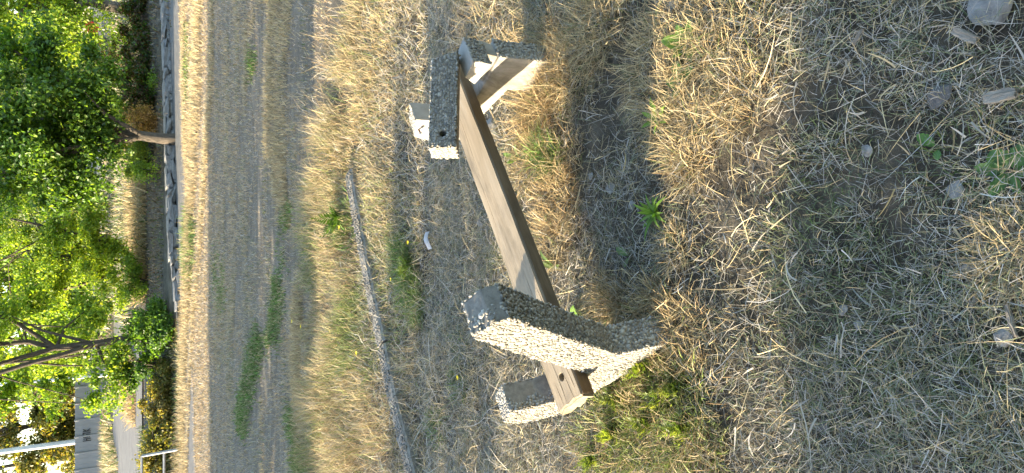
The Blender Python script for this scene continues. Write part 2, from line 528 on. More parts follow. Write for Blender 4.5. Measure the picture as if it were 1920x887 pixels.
# fallen piece of the arm, lying across towards the sun
AR = np.array([[0.953, -0.304, -0.012], [0.262, 0.8, 0.541], [-0.155, -0.518, 0.841]])
AC = np.array([0.461, 2.165, 0.434]); AD = np.array([0.365, 0.091, 0.093])
def AP(x, y, z):
    return AC + AR @ (np.array([x, y, z]) * AD / 2)
bm = bmesh.new()
vv = {}
for sx in (-1, 1):
    for sy in (-1, 1):
        for sz in (-1, 1):
            x = sx
            if sx > 0: x = 1.06 if sz < 0 else 0.84
            vv[sx, sy, sz] = bm.verts.new(Vector(AP(x, sy, sz) - bench_loc))
for q in (((-1, -1, -1), (1, -1, -1), (1, -1, 1), (-1, -1, 1)), ((-1, 1, -1), (-1, 1, 1), (1, 1, 1), (1, 1, -1)), ((-1, -1, -1), (-1, -1, 1), (-1, 1, 1), (-1, 1, -1)),
          ((1, -1, -1), (1, 1, -1), (1, 1, 1), (1, -1, 1)), ((-1, -1, 1), (1, -1, 1), (1, 1, 1), (-1, 1, 1)), ((-1, -1, -1), (-1, 1, -1), (1, 1, -1), (1, -1, -1))):
    bm.faces.new([vv[k] for k in q])
bmesh.ops.recalc_face_normals(bm, faces=bm.faces[:])
bmesh.ops.bevel(bm, geom=bm.edges[:], offset=0.005, segments=2, affect='EDGES')
arm_me = bm_mesh('fallen_arm', bm)

def boolean_cut(me, cutter_bm, mat):
    o = bpy.data.objects.new('tmp_a', me); c = bpy.data.objects.new('tmp_b', bm_mesh('tmp_c', cutter_bm))
    col.objects.link(o); col.objects.link(c)
    md = o.modifiers.new('b', 'BOOLEAN'); md.operation = 'DIFFERENCE'; md.object = c; md.solver = 'EXACT'
    dg = bpy.context.evaluated_depsgraph_get()
    res = bpy.data.meshes.new_from_object(o.evaluated_get(dg))
    cm = c.data
    bpy.data.objects.remove(o); bpy.data.objects.remove(c); bpy.data.meshes.remove(cm)
    return res

def cyl_bm(p0, p1, r, n=20):
    bm = bmesh.new()
    p0 = Vector(p0); p1 = Vector(p1)
    q = (p1 - p0).to_track_quat('Z', 'Y').to_matrix().to_4x4()
    q.translation = (p0 + p1) / 2
    bmesh.ops.create_cone(bm, cap_ends=True, segments=n, radius1=r, radius2=r, depth=(p1 - p0).length, matrix=q)
    return bm

hole_c = AP(-.72, -1, .0) - bench_loc
hd = AR @ np.array([0, 1, 0])
arm_me = boolean_cut(arm_me, cyl_bm(hole_c - hd * .02, hole_c + hd * .016, 0.0125), M_CONC)
arm_me = boolean_cut(arm_me, cyl_bm(hole_c - hd * .02, hole_c + hd * .07, 0.006), M_CONC)
farm = link('fallen_arm', arm_me, M_MORTAR, fsup)
farm['label'] = 'snapped pebbled arm lying level with an empty bolt hole'
def hole_keep(u, v):
    x = -1 + 2 * u; z = -1 + 2 * v
    d = np.hypot((x + .72) * AD[0] / 2, z * AD[2] / 2)
    return d > 0.016
s_a = [on_quad(AP(-1, -1, -1), AP(1.05, -1, -1), AP(.84, -1, 1), AP(-1, -1, 1), keep=hole_keep),
       on_quad(AP(-1, 1, -1), AP(-1, -1, -1), AP(-1, -1, 1), AP(-1, 1, 1)),
       on_quad(AP(-1, -1, 1), AP(.84, -1, 1), AP(.84, 1, 1), AP(-1, 1, 1)),
       on_quad(AP(1.05, -1, -1), AP(1.05, 1, -1), AP(.84, 1, 1), AP(.84, -1, 1))]
V, F, C = join_peb(sets + s_a)
agg = link('aggregate', np_mesh('arm_aggregate', V - bench_loc, F, C, True), M_PEB, fsup)
agg['kind'] = 'stuff'

# bolt still standing in the far seat arm
bp0 = P3(-.138, .410, .50); bd = unit(-BL * .9 + BN * .05 + np.array([0, 0, -.12]))
bm = cyl_bm(bp0 + .01 * -bd - bench_loc, bp0 + bd * .028 - bench_loc, .0036, 10)
bolt = link('bolt', bm_mesh('bolt', bm), M_RUST, fsup)
bm = cyl_bm(bp0 + bd * .022 - bench_loc, bp0 + bd * .029 - bench_loc, .0075, 6)
link('bolt_nut', bm_mesh('bolt_nut', bm), M_STEEL, fsup)

# ---- the plank
BLEN, BWID, BTH = 1.45, .141, .052
bm = bmesh.new()
bmesh.ops.create_cube(bm, size=1.0)
for v in bm.verts:
    v.co = Vector((v.co.x * BLEN, v.co.y * BWID, v.co.z * BTH))
bmesh.ops.subdivide_edges(bm, edges=[e for e in bm.edges if abs(e.verts[0].co.x - e.verts[1].co.x) > .5], cuts=40)
bmesh.ops.subdivide_edges(bm, edges=[e for e in bm.edges if abs(e.verts[0].co.y - e.verts[1].co.y) > .1], cuts=9)
bmesh.ops.bevel(bm, geom=[e for e in bm.edges if len(e.link_faces) == 2 and e.calc_face_angle() > 1.0], offset=.006, segments=3, affect='EDGES')
for v in bm.verts:
    c = v.co
    v.co.z += 0.003 * mnoise.noise(Vector((c.x * 3, c.y * 12, c.z * 8))) + 0.0012 * mnoise.noise(Vector((c.x * 8, c.y * 90, c.z * 40)))
    v.co.y += 0.003 * mnoise.noise(Vector((c.x * 4 + 7, c.y * 5, c.z * 20)))
    if c.x < -.66:      # weathered, splintered end
        v.co.x += 0.012 * mnoise.noise(Vector((3, c.y * 40, c.z * 60)))
plank_me = bm_mesh('plank', bm)
hl = np.array([(G(1053, 707, .295) - BC) @ BL, -(G(1053, 707, .295) - BC) @ BN])
plank_me = boolean_cut(plank_me, cyl_bm((hl[0], hl[1], -.1), (hl[0], hl[1], .1), .0135, 24), M_WOOD)
# drying cracks: narrow real slots
for (x0, x1, yy, w) in ((-.49, -.27, -.018, .0011), (-.42, -.34, -.052, .0012), (-.70, -.60, -.048, .0016), (-.72, -.56, .01, .0014), (-.71, -.63, .03, .0014), (.18, .55, .02, .0009), (-.1, .22, .035, .0008), (-.73, -.6, -.03, .0012)):
    cb = bmesh.new()
    pts = [(x0, 0), (x0 * .7 + x1 * .3, w), (x0 * .3 + x1 * .7, w * .8), (x1, 0)]
    ring = [(x, y) for x, y in pts] + [(x, -y) for x, y in pts[::-1] if y > 0]
    wob = lambda x: 0.004 * math.sin(x * 23 + yy * 90)
    lo = [cb.verts.new((x, yy + y + wob(x), .010)) for x, y in ring]; hi = [cb.verts.new((x, yy + y + wob(x), .05)) for x, y in ring]
    cb.faces.new(lo[::-1]); cb.faces.new(hi)
    for i in range(len(ring)):
        j = (i + 1) % len(ring)
        cb.faces.new((lo[i], lo[j], hi[j], hi[i]))
    bmesh.ops.recalc_face_normals(cb, faces=cb.faces[:])
    plank_me = boolean_cut(plank_me, cb, M_WOOD)
for p in plank_me.polygons: p.use_smooth = True
plank_me.set_sharp_from_angle(angle=math.radians(38))
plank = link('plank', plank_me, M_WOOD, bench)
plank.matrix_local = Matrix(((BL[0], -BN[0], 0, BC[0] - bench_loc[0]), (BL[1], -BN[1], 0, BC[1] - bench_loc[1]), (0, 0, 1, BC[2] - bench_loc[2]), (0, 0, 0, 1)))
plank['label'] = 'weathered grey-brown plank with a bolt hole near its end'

# ------------------------------------------------------------------ pebbled kerb, half sunk in the grass
kc = [G(668, 325), G(673, 352), G(690, 450), G(712, 550), G(735, 645), G(757, 745), G(776, 840), G(795, 930), G(806, 990)]
kc = np.array(kc)[:, :2]
kerb = tag(empty('concrete_kerb', (kc[4][0], kc[4][1], 0)), 'long narrow pebbled concrete kerb sunk in the dry grass behind the bench', 'kerb')
kl = np.array([kc[4][0], kc[4][1], 0])
def kerb_piece(A, B, w=.115, h=.046):
    A = np.array([*A, hg(*A) + .0]); B = np.array([*B, hg(*B) + .0])
    d = unit(B - A); n = unit(np.cross([0, 0, 1.], d)); up = np.array([0, 0, 1.])
    bm = bmesh.new()
    K = 10
    rings = []
    for i in range(K + 1):
        c = A + (B - A) * i / K
        r = []
        for a, b_ in ((-.5, -.6), (.5, -.6), (.5, .75), (.36, 1), (-.36, 1), (-.5, .75)):
            q = c + n * a * w + up * b_ * h
            q += np.array(mnoise.noise_vector(Vector(q) * 18)) * .007
            r.append(bm.verts.new(Vector(q - kl)))
        rings.append(r)
    for i in range(K):
        for j in range(6):
            bm.faces.new((rings[i][j], rings[i][(j + 1) % 6], rings[i + 1][(j + 1) % 6], rings[i + 1][j]))
    bm.faces.new(rings[0][::-1]); bm.faces.new(rings[-1])
    bmesh.ops.recalc_face_normals(bm, faces=bm.faces[:])
    o = link('kerb_piece', bm_mesh('kerb_piece', bm), M_MORTAR, kerb)
    t = on_quad(A + n * w * .42 + up * h, A - n * w * .42 + up * h, B - n * w * .42 + up * h, B + n * w * .42 + up * h, .013)
    sfc = on_quad(A - n * w * .5 + up * 0, B - n * w * .5 + up * 0, B - n * w * .48 + up * h * .9, A - n * w * .48 + up * h * .9, .014)
    V, F, C = pebbles(np.concatenate([t[0], sfc[0]]), np.concatenate([t[1], sfc[1]]), .007)
    a_ = link('aggregate', np_mesh('kerb_aggregate', V - kl, F, C * .52, True), M_PEB, o)
    a_['kind'] = 'stuff'
for i in range(len(kc) - 1):
    g0, g1 = (0.004, 0.996)
    if i in (4,): g0 = 0.035
    kerb_piece(kc[i] + (kc[i + 1] - kc[i]) * g0, kc[i] + (kc[i + 1] - kc[i]) * g1)

# ------------------------------------------------------------------ low stone wall above the path
wall = tag(empty('low_stone_wall', (2, 15.6, 0)), 'low rough stone retaining wall along the shaded path', 'stone wall')
WL = np.array([2, 15.6, 0.])
wdir = unit(np.array([1, .30, 0.])); wnrm = np.array([wdir[1], -wdir[0], 0])
stone_meshes = []
for k in range(9):
    bm = bmesh.new()
    bmesh.ops.create_cube(bm, size=1.0)
    bmesh.ops.bevel(bm, geom=bm.edges[:], offset=.12, segments=1, affect='EDGES')
    for v in bm.verts:
        v.co += mnoise.noise_vector(v.co * 2.3 + Vector((k * 5, 0, 0))) * .24
    stone_meshes.append(bm_mesh('stone', bm))
    stone_meshes[-1].materials.append(M_STONE)
cm = bmesh.new(); bmesh.ops.create_cube(cm, size=1.0)
bmesh.ops.bevel(cm, geom=cm.edges[:], offset=.08, segments=1, affect='EDGES')
for v in cm.verts: v.co += mnoise.noise_vector(v.co * 2.1) * .09
coping_me = bm_mesh('coping', cm); coping_me.materials.append(M_COPING)
wrot = math.atan2(wdir[1], wdir[0])
for course, (z0, h) in enumerate(((.02, .10), (.105, .085))):
    t = -4.1
    while t < 7.5:
        L_ = rng.uniform(.16, .52)
        o = bpy.data.objects.new('stone', stone_meshes[rng.randint(9)]); col.objects.link(o); o.parent = wall
        c = WL + wdir * (t + L_ / 2) + wnrm * rng.uniform(-.03, .02) - wnrm * .02
        o.location = (c[0] - WL[0], c[1] - WL[1], z0 + h / 2 - .03)
        o.scale = (L_ * .98, .26 + rng.uniform(-.03, .03), h * rng.uniform(.9, 1.3) * (.35 + .65 * float(smooth(-4.2, -2.4, t))))
        o.location.z *= .3 + .7 * float(smooth(-4.2, -2.4, t))
        o.rotation_euler = (rng.uniform(-.14, .14), rng.uniform(-.16, .16), wrot + rng.uniform(-.16, .16))
        t += L_
t = -2.6
while t < 7.5:
    L_ = rng.uniform(.2, .8)
    o = bpy.data.objects.new('coping_stone', coping_me); col.objects.link(o); o.parent = wall
    c = WL + wdir * (t + L_ / 2) - wnrm * .04
    o.location = (c[0] - WL[0], c[1] - WL[1], .168 + rng.uniform(-.02, .008))
    o.scale = (L_ * rng.uniform(.7, .98), .2, .035)
    o.rotation_euler = (rng.uniform(-.02, .02), rng.uniform(-.02, .02), wrot + rng.uniform(-.02, .02))
    t += L_

# ------------------------------------------------------------------ trees and shrubs
def tube(paths, sides=8, rough=.06):
    """paths: list of (pts (n,3), radii (n)) joined into one mesh"""
    Vs, Fs, off = [], [], 0
    for pts, rad in paths:
        pts = np.array(pts, float); rad = np.array(rad, float)
        # resample
        seg = np.linalg.norm(np.diff(pts, axis=0), axis=1); cum = np.concatenate([[0], np.cumsum(seg)])
        m = max(4, int(cum[-1] / max(rad.mean() * 1.6, .03))); m = min(m, 40)
        tt = np.linspace(0, cum[-1], m)
        q = np.stack([np.interp(tt, cum, pts[:, i]) for i in range(3)], -1)
        for _ in range(2):
            q[1:-1] = (q[:-2] + 2 * q[1:-1] + q[2:]) / 4
        rr = np.interp(tt, cum, rad)
        d = unit(np.gradient(q, axis=0))
        ref = np.array([0.3, 1, 0.1])
        a = unit(np.cross(d, ref)); b = np.cross(d, a)
        th = np.linspace(0, 2 * np.pi, sides, endpoint=False)
        R = rr[:, None] * (1 + rng.uniform(-rough, rough, (m, sides)) + .05 * np.sin(th * 3 + rng.uniform(0, 6))[None])
        V = q[:, None] + R[..., None] * (np.cos(th)[None, :, None] * a[:, None] + np.sin(th)[None, :, None] * b[:, None])
        i = np.arange(m * sides).reshape(m, sides) + off
        j = np.roll(i, -1, 1)
        Fs.append(np.stack([i[:-1], j[:-1], j[1:], i[1:]], -1).reshape(-1, 4))
        Vs.append(V.reshape(-1, 3)); off += m * sides
    return np.concatenate(Vs), np.concatenate(Fs)

def leaves_at(P, size, cols, out=None, aspect=.62, fold=.18):
    """leaf-shaped folded quads at points P"""
    n = len(P)
    nrm = rng.normal(size=(n, 3)) + np.array([0, 0, .7])
    if out is not None: nrm = nrm + out * .8
    nrm = unit(nrm)
    a = unit(np.cross(nrm, rng.normal(size=(n, 3)))); b = np.cross(nrm, a)
    s = size * rng.uniform(.6, 1.35, (n, 1))
    base = P - a * s * .5; tip = P + a * s * .5
    l = P - b * s * aspect * .5 + nrm * s * fold - a * s * .06; r = P + b * s * aspect * .5 + nrm * s * fold - a * s * .06
    V = np.stack([base, l, tip, r], 1).reshape(-1, 3)
    i = np.arange(n)[:, None] * 4
    F = np.concatenate([i + np.array([[0, 2, 1]]), i + np.array([[0, 3, 2]])], 1).reshape(-1, 3)
    C = cols[rng.randint(0, len(cols), n)] * rng.uniform(.7, 1.3, (n, 1))
    return V, F, np.repeat(C, 4, 0)

def crown_points(clusters, n, clump=.34, k_per=26):
    """clusters: (centre, radii); leaves gather in clumps inside each ellipsoid"""
    vol = np.array([np.prod(r) ** (2 / 3) for _, r in clusters]); vol /= vol.sum()
    out, dirs = [], []
    for (c, r), w in zip(clusters, vol):
        m = int(n * w)
        k = max(5, int(k_per * (np.prod(r) ** (1 / 3)) ** 2))
        dv = unit(rng.normal(size=(k, 3))) * rng.uniform(.35, 1, (k, 1)) ** .6
        cc = np.array(c) + dv * np.array(r)
        wts = rng.uniform(.3, 1.6, k)
        which = rng.choice(k, m, p=wts / wts.sum())
        cs = clump * rng.uniform(.45, 1.25, k)
        p = cc[which] + rng.normal(size=(m, 3)) * cs[which][:, None] * np.array([1, 1, .72]) * .5
        out.append(p); dirs.append(unit(p - np.array(c)))
    return np.concatenate(out), np.concatenate(dirs)

GREEN_D = np.array([[.065, .14, .022], [.09, .18, .028], [.052, .115, .02], [.12, .22, .034]])
GREEN_M = np.array([[.12, .22, .026], [.16, .27, .034], [.09, .17, .022], [.21, .30, .04]])
GREEN_Y = np.array([[.22, .32, .032], [.27, .36, .042], [.16, .27, .03], [.32, .39, .055], [.13, .22, .03]])
GREEN_G = np.array([[.12, .16, .07], [.16, .19, .09], [.10, .13, .055], [.13, .18, .06]])
OLIVE = np.array([[.17, .17, .045], [.13, .15, .04], [.21, .19, .05], [.10, .13, .03], [.24, .19, .06]])
BROWN = np.array([[.30, .20, .09], [.24, .15, .07], [.36, .26, .12], [.18, .13, .05]])

def tree(name, label, cat, base, trunks, clusters, n, leaf, cols, bark=M_BARK, clump=.34, group=None, k_per=26, twigs=14):
    base = np.array(base, float)
    t = tag(empty(name, base), label, cat, group)
    P, out = crown_points(clusters, n, clump, k_per)
    paths = [(p, r) for p, r in trunks]
    # twigs reach from the stems into the crown so that the leaves hang on something
    tips = P[rng.choice(len(P), min(twigs, len(P)), replace=False)]
    for q in tips:
        p0, r0 = trunks[rng.randint(len(trunks))]
        p0 = np.array(p0, float); k = rng.randint(max(1, len(p0) // 2), len(p0))
        s = p0[k]
        mid = (s + q) / 2 + np.array([0, 0, .12]) * np.linalg.norm(q - s)
        paths.append(([s, mid, q], [r0[k] * .5, r0[k] * .3 + .004, .004]))
    V, F = tube(paths)
    link('trunk', np_mesh('trunk', V - base, F, None, True), bark, t)
    V, F, C = leaves_at(P, leaf, cols, out)
    link('crown', np_mesh('crown', V - base, F, C), M_LEAF, t)
    return t

def ell(x, y, dist, rx_, ry_, rz_):
    return (D(x, y, dist), (rx_, ry_, rz_))

# centre tree: leaning grey trunk standing in front of the wall
b0 = G(329, 262)
t1 = D(212, 245, 15.7)
tr = [([b0 + [0, 0, -.1], b0, D(270, 256, 15.55), t1], [.135, .12, .10, .09]),
      ([t1, D(150, 238, 15.9), D(60, 225, 16.2), D(-120, 200, 16.4)], [.10, .085, .07, .04]),
      ([t1, D(160, 275, 15.7), D(70, 310, 15.6), D(-60, 350, 15.8)], [.07, .055, .045, .02]),
      ([t1, D(170, 200, 15.6), D(90, 140, 15.5), D(20, 90, 15.6)], [.07, .05, .04, .02])]
tree('leaning_tree', 'dark green tree with a leaning grey trunk rooted beside the path', 'tree', b0, tr,
     [ell(40, 190, 15.6, .95, .9, .9), ell(80, 270, 15.4, .85, .8, .75), ell(150, 190, 15.4, .65, .6, .42), ell(120, 130, 15.5, .55, .6, .6), ell(150, 310, 15.5, .5, .55, .45), ell(175, 245, 15.4, .45, .4, .26),
      ell(20, 330, 15.7, .7, .7, .8), ell(-110, 230, 15.8, 1.5, 1.3, 1.0), ell(60, 90, 15.5, .5, .4, .5), ell(110, 350, 15.6, .45, .4, .4), ell(205, 285, 15.3, .3, .25, .2), ell(200, 150, 15.4, .35, .3, .25)], 44000, .085, np.concatenate([GREEN_D, GREEN_D * .8, GREEN_M]), M_BARK, .36)

# left tree: dark stems forking, foliage hanging by the road
bl = D(300, 622, 15.6); bl[2] = hg(bl[0], bl[1])
f0 = D(180, 645, 15.6); f1 = D(105, 652, 15.6)
tr = [([bl - [0, 0, .1], bl, D(250, 632, 15.6), f0, f1], [.085, .08, .075, .07, .062]),
      ([f1, D(50, 640, 15.6), D(20, 645, 15.6), D(-120, 640, 15.7)], [.05, .046, .042, .026]),
      ([f1, D(70, 630, 15.7), D(30, 605, 15.8), D(-90, 560, 16.0)], [.045, .04, .034, .02]),
      ([f1, D(50, 668, 15.5), D(0, 682, 15.4), D(-120, 730, 15.3)], [.05, .046, .042, .026]),
      ([f0, D(120, 664, 15.45), D(60, 680, 15.3), D(-10, 702, 15.2), D(-120, 760, 15.1)], [.05, .047, .044, .04, .02])]
tree('forked_tree', 'tree with dark forking stems and bright leaves hanging over the road', 'tree', bl, tr,
     [ell(190, 690, 15.8, .42, .4, .40), ell(195, 745, 15.6, .30, .3, .34), ell(225, 660, 15.9, .4, .4, .3), ell(60, 590, 16.3, .7, .5, .7), ell(150, 600, 16.2, .5, .4, .5), ell(20, 720, 16.4, .6, .4, .5), ell(100, 735, 16.3, .5, .4, .3),
      ell(-110, 660, 15.6, 1.6, 1.2, .8)], 21000, .075, np.concatenate([GREEN_M, GREEN_Y]), M_BARK, .28)

# right tree behind the wall, orange-lit slanting trunk
br = D(268, 27, 18.5); br[2] = hg(br[0], br[1])
tr = [([br - [0, 0, .1], D(262, 24, 18.5), D(215, 12, 18.6), D(165, 4, 18.7), D(80, -30, 18.9), D(-60, -80, 19.0)], [.15, .14, .125, .11, .09, .05]),
      ([D(165, 4, 18.7), D(120, 30, 18.5), D(60, 70, 18.4)], [.1, .07, .03])]
tree('sloping_tree', 'tree with a thick slanting trunk and yellow green leaves at the picture corner', 'tree', br, tr,
     [ell(60, 40, 18.5, .9, .9, .8), ell(130, 60, 18.3, .75, .7, .6), ell(20, 90, 18.6, .8, .8, .7), ell(190, 40, 18.6, .5, .5, .4), ell(90, 110, 18.4, .6, .6, .5), ell(-80, 60, 18.6, 1.5, 1.3, .8), ell(100, -30, 18.8, .8, .8, .9), ell(10, 10, 18.9, 1.0, .8, .8), ell(20, -40, 18.9, 1.0, .9, .9)],
     27000, .075, GREEN_Y, M_BARKL, .30)

# bright bushy tree in the middle
bm_ = D(262, 492, 19.0); bm_[2] = hg(bm_[0], bm_[1])
tr = [([bm_ - [0, 0, .1], D(230, 490, 19), D(150, 486, 19.2), D(50, 470, 19.4)], [.06, .05, .045, .03]), ([bm_, D(200, 520, 19), D(110, 545, 19.2), D(20, 560, 19.4)], [.05, .04, .035, .02]),
      ([bm_, D(200, 455, 19), D(110, 430, 19.2), D(20, 410, 19.4)], [.05, .04, .035, .02])]
tree('bushy_tree', 'many-stemmed yellow green tree between the leaning and the forked tree', 'tree', bm_, tr,
     [ell(190, 440, 18.9, .6, .55, .45), ell(190, 510, 18.8, .65, .6, .5), ell(120, 480, 19.1, .9, .8, .6), ell(60, 420, 19.4, .9, .8, .7), ell(70, 540, 19.3, .9, .8, .7), ell(215, 555, 18.7, .5, .4, .32), ell(150, 400, 19.2, .6, .5, .5), ell(215, 480, 18.8, .45, .4, .3), ell(-60, 480, 19.6, 1.6, 1.1, .7)],
     32000, .07, GREEN_Y, M_BARK, .28)

# soft grey-green tree behind, in the shade of the leaning tree
bg_ = D(245, 135, 24.0); bg_[2] = hg(bg_[0], bg_[1])
tr = [([bg_ - [0, 0, .1], D(225, 140, 24), D(150, 150, 24.2), D(40, 150, 24.5)], [.14, .13, .1, .06]), ([D(215, 142, 24), D(195, 120, 24), D(150, 90, 24)], [.07, .05, .03])]
tree('grey_green_tree', 'soft grey green fine-leaved tree behind the low wall', 'tree', bg_, tr,
     [ell(150, 110, 24, 1.2, 1.1, .9), ell(120, 170, 24.2, 1.3, 1.1, 1.0), ell(50, 150, 24.5, 1.4, 1.2, 1.0), ell(195, 170, 23.8, .9, .8, .5), ell(60, 380, 25, 1.5, 1.2, 1.1), ell(150, 350, 24.8, 1.1, .9, .8), ell(-60, 200, 25, 2.2, 1.5, .9)],
     34000, .085, GREEN_G, M_BARK, .36)

# belt of far trees that closes the view
belt = [(70, 450, 33, GREEN_M, 'green tree far behind the many-stemmed tree, in its middle'), (70, 585, 34, GREEN_Y, 'lime green tree far behind, between many-stemmed and forked trees'), (90, 150, 38, GREEN_D, 'deep green tree far behind the grey green one'), (30, -60, 34, GREEN_Y, 'tall yellowish tree at the far picture corner'), (40, 60, 34, GREEN_M, 'tall leafy tree far behind the slanting trunk'), (60, 230, 36, GREEN_D, 'dark tree far behind the leaning grey trunk'), (60, 380, 35, GREEN_G, 'dull green tree far behind the many-stemmed tree'),
        (60, 520, 37, GREEN_M, 'tree far behind the many-stemmed tree, nearer the fence'), (60, 640, 40, GREEN_Y, 'yellowish tree far behind the forked stems')]
for x, y, d, cols, lab in belt:
    c = D(x, y, d); b = np.array([c[0], c[1], float(hg(c[0], c[1]))])
    top = c + [0, 0, 3.2]
    tree('far_tree', lab, 'tree', b, [([b - [0, 0, .2], b + [0.05, 0, 1.0], c + [.1, 0, .4], top], [.22, .2, .16, .06])],
         [(c + [0, 0, .2], (2.6, 1.6, 1.5)), (c + [-1.4, -.3, -.9], (1.6, 1.2, .9)), (c + [1.4, -.3, -1.0], (1.7, 1.2, .9)), (c + [0, 0, 2.3], (2.2, 1.5, 1.3)), (c + [0, -.5, -1.6], (1.6, 1.0, .7))],
         11500, .18, cols * .85, M_BARK, .6, 'trees far behind', 7)
# olive and brown trees behind the fence
for x, y, d, cols, lab in [(60, 745, 46, OLIVE, 'olive brown tree just above the fence near the thin white pole'), (70, 800, 48, OLIVE, 'dark olive tree above the graffiti on the fence'), (90, 865, 47, OLIVE, 'sparse olive tree behind the thick white pole, sky through it'),
                           (60, 690, 47, GREEN_M, 'green tree behind the fence end by the thin white pole')]:
    c = D(x, y, d); b = np.array([c[0], c[1], float(hg(c[0], c[1]))])
    nn = 10000 if y != 865 else 7000
    tree('fence_tree', lab, 'tree', b, [([b - [0, 0, .2], b + [0, 0, 1.5], c + [.1, 0, 0], c + [0, 0, 3.6]], [.2, .19, .15, .05])],
         [(c + [0, 0, -.2], (1.3, 1.2, 1.6)), (c + [.8, -.2, -1.3], (1.0, 1.0, .9)), (c + [-.8, -.2, -1.2], (1.0, 1.0, .9)), (c + [.1, 0, 2.0], (1.2, 1.2, 1.4))],
         nn, .20, cols, M_BARK, .6, 'trees behind the fence', 8)

# shrubs on the bank
def shrub(name, label, x, y, d, rx_, ry_, rz_, n, leaf, cols, group=None, clump=.2, kp=60):
    c = D(x, y, d)
    b = np.array([c[0], c[1], float(hg(c[0], c[1]))])
    stems = []
    for k in range(5):
        e = c + np.array([rng.uniform(-.6, .6) * rx_, rng.uniform(-.5, .5) * ry_, rng.uniform(.0, .5) * rz_])
        stems.append(([b + [rng.uniform(-.05, .05), 0, -.05], (b + e) / 2 + [0, 0, .05], e], [.02, .014, .006]))
    lowr = max(rz_, c[2] - b[2])
    return tree(name, label, 'shrub', b, stems, [(c, (rx_, ry_, rz_)), ((c + b) / 2, (rx_ * .9, ry_ * .9, max(.1, (c[2] - b[2]) * .5)))], n, leaf, cols, M_BARK, clump, group, kp, 6)

shrub('dark_shrub', 'dark dense shrub around the foot of the forked tree', 285, 615, 15.2, .55, .45, .42, 11000, .06, GREEN_D)
shrub('dark_shrub', 'dark ivy mound below the forking stems, beside the road', 255, 690, 15.7, .35, .35, .30, 6000, .06, GREEN_D)
shrub('pale_shrub', 'light green shrub beside the leaning grey trunk', 235, 300, 17.6, .55, .45, .40, 9000, .05, GREEN_Y * .9 + .02)
shrub('pale_shrub', 'yellow green shrub between the leaning trunk and the dark hollow', 225, 218, 17.8, .45, .4, .35, 7000, .05, GREEN_Y)
shrub('withered_shrub', 'small orange brown withered shrub next to the leaning trunk', 262, 225, 16.9, .26, .25, .20, 4200, .05, BROWN)
shrub('small_shrub', 'little bright green plant on the bank above the wall', 292, 160, 16.9, .14, .12, .14, 700, .05, GREEN_M)
shrub('small_shrub', 'small leafy plant on the bank just right of the trunk foot', 268, 322, 16.4, .16, .14, .16, 900, .05, GREEN_M)
shrub('bank_shrub', 'low green bush under the many-stemmed tree', 245, 530, 18.3, .5, .4, .22, 4500, .05, GREEN_M)
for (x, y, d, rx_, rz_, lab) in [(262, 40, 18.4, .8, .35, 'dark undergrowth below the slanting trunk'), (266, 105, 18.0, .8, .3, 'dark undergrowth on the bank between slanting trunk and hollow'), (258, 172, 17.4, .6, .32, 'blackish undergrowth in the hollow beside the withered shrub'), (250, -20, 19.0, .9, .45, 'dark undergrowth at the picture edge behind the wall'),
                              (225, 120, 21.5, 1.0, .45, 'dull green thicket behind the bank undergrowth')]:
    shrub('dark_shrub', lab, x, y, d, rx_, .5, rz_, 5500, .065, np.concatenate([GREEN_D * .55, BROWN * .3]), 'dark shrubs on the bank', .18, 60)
# sunlit ivy-like shrubbery between road and lawn
for k, (x, y, d, cols, lab) in enumerate([(300, 715, 15.4, OLIVE, 'brownish olive low bush next to the forked tree foot'), (295, 760, 15.3, OLIVE * .9 + BROWN[:1] * .2, 'low brown and yellow bush in the middle of the sunny hedge'),
                                          (298, 808, 15.2, OLIVE, 'low olive bush left of the metal railing'), (295, 862, 15.3, OLIVE * .9 + BROWN[:1] * .2, 'low brown-leaved bush behind the metal railing'), (298, 920, 15.2, OLIVE, 'olive bush past the railing')]):
    shrub('hedge_bush', lab, x, y, d, .46, .5, .26, 6000, .055, cols, 'low bushes between lawn and road', .16, 90)

# unseen bushes added on the sunny side, shaped to stripe the lawn with shade
def shade_bush(y, w, h, n=3600, leaf=.19, x=-9.5, holes=(), low=0.0):
    b = np.array([x, y, 0.0])
    t = tag(empty('caster_bush', b), 'unseen leafy bush added out of frame to cast shade stripes on the lawn', 'shrub', 'added shade bushes beside the lawn')
    V, F = tube([([b - [0, 0, .1], b + [.05, 0, h * .5], b + [0, .05, h * .85]], [.07, .05, .02]), ([b, b + [.1, w * .3, h * .5], b + [.1, w * .35, h * .7]], [.05, .04, .02]), ([b, b + [-.1, -w * .3, h * .5], b + [.1, -w * .35, h * .7]], [.05, .04, .02])])
    link('trunk', np_mesh('trunk', V - b, F, None, True), M_BARK, t)
    m = int(n * w * h / 3)
    zz = rng.uniform(low, 1, m)
    ph = rng.uniform(0, 6.28, 3)
    half = w / 2 * (1 - .55 * np.clip((zz - .55) / .45, 0, 1) ** 2 + .07 * np.sin(zz * h * 6 + ph[0]) + .05 * np.sin(zz * h * 15 + ph[1]))
    u = rng.uniform(-1, 1, (m, 2))
    P = b + np.stack([u[:, 0] * .5, u[:, 1] * half, zz * h * (1 + .06 * np.sin(u[:, 1] * 5 + ph[2]))], -1)
    for hy, hz, hr in holes:
        dx_ = P[:, 0] - x
        k = np.hypot((P[:, 1] - dx_ * .0508 - hy) / (hr * 1.5), (P[:, 2] + dx_ * .2437 - hz) / (hr * .75)) > 1
        P = P[k]
    V, F, C = leaves_at(P, leaf, GREEN_D, None, .75)
    link('crown', np_mesh('crown', V - b, F, C), M_LEAF, t)
shade_bush(-2.9, 2.0, 3.4); shade_bush(-1.3, 1.9, 3.3)
shade_bush(-.12, 1.75, 2.9, 15000, .075, holes=((.13, 2.31, .062),))  # gap cut through the crown along the sun's path for a sun fleck
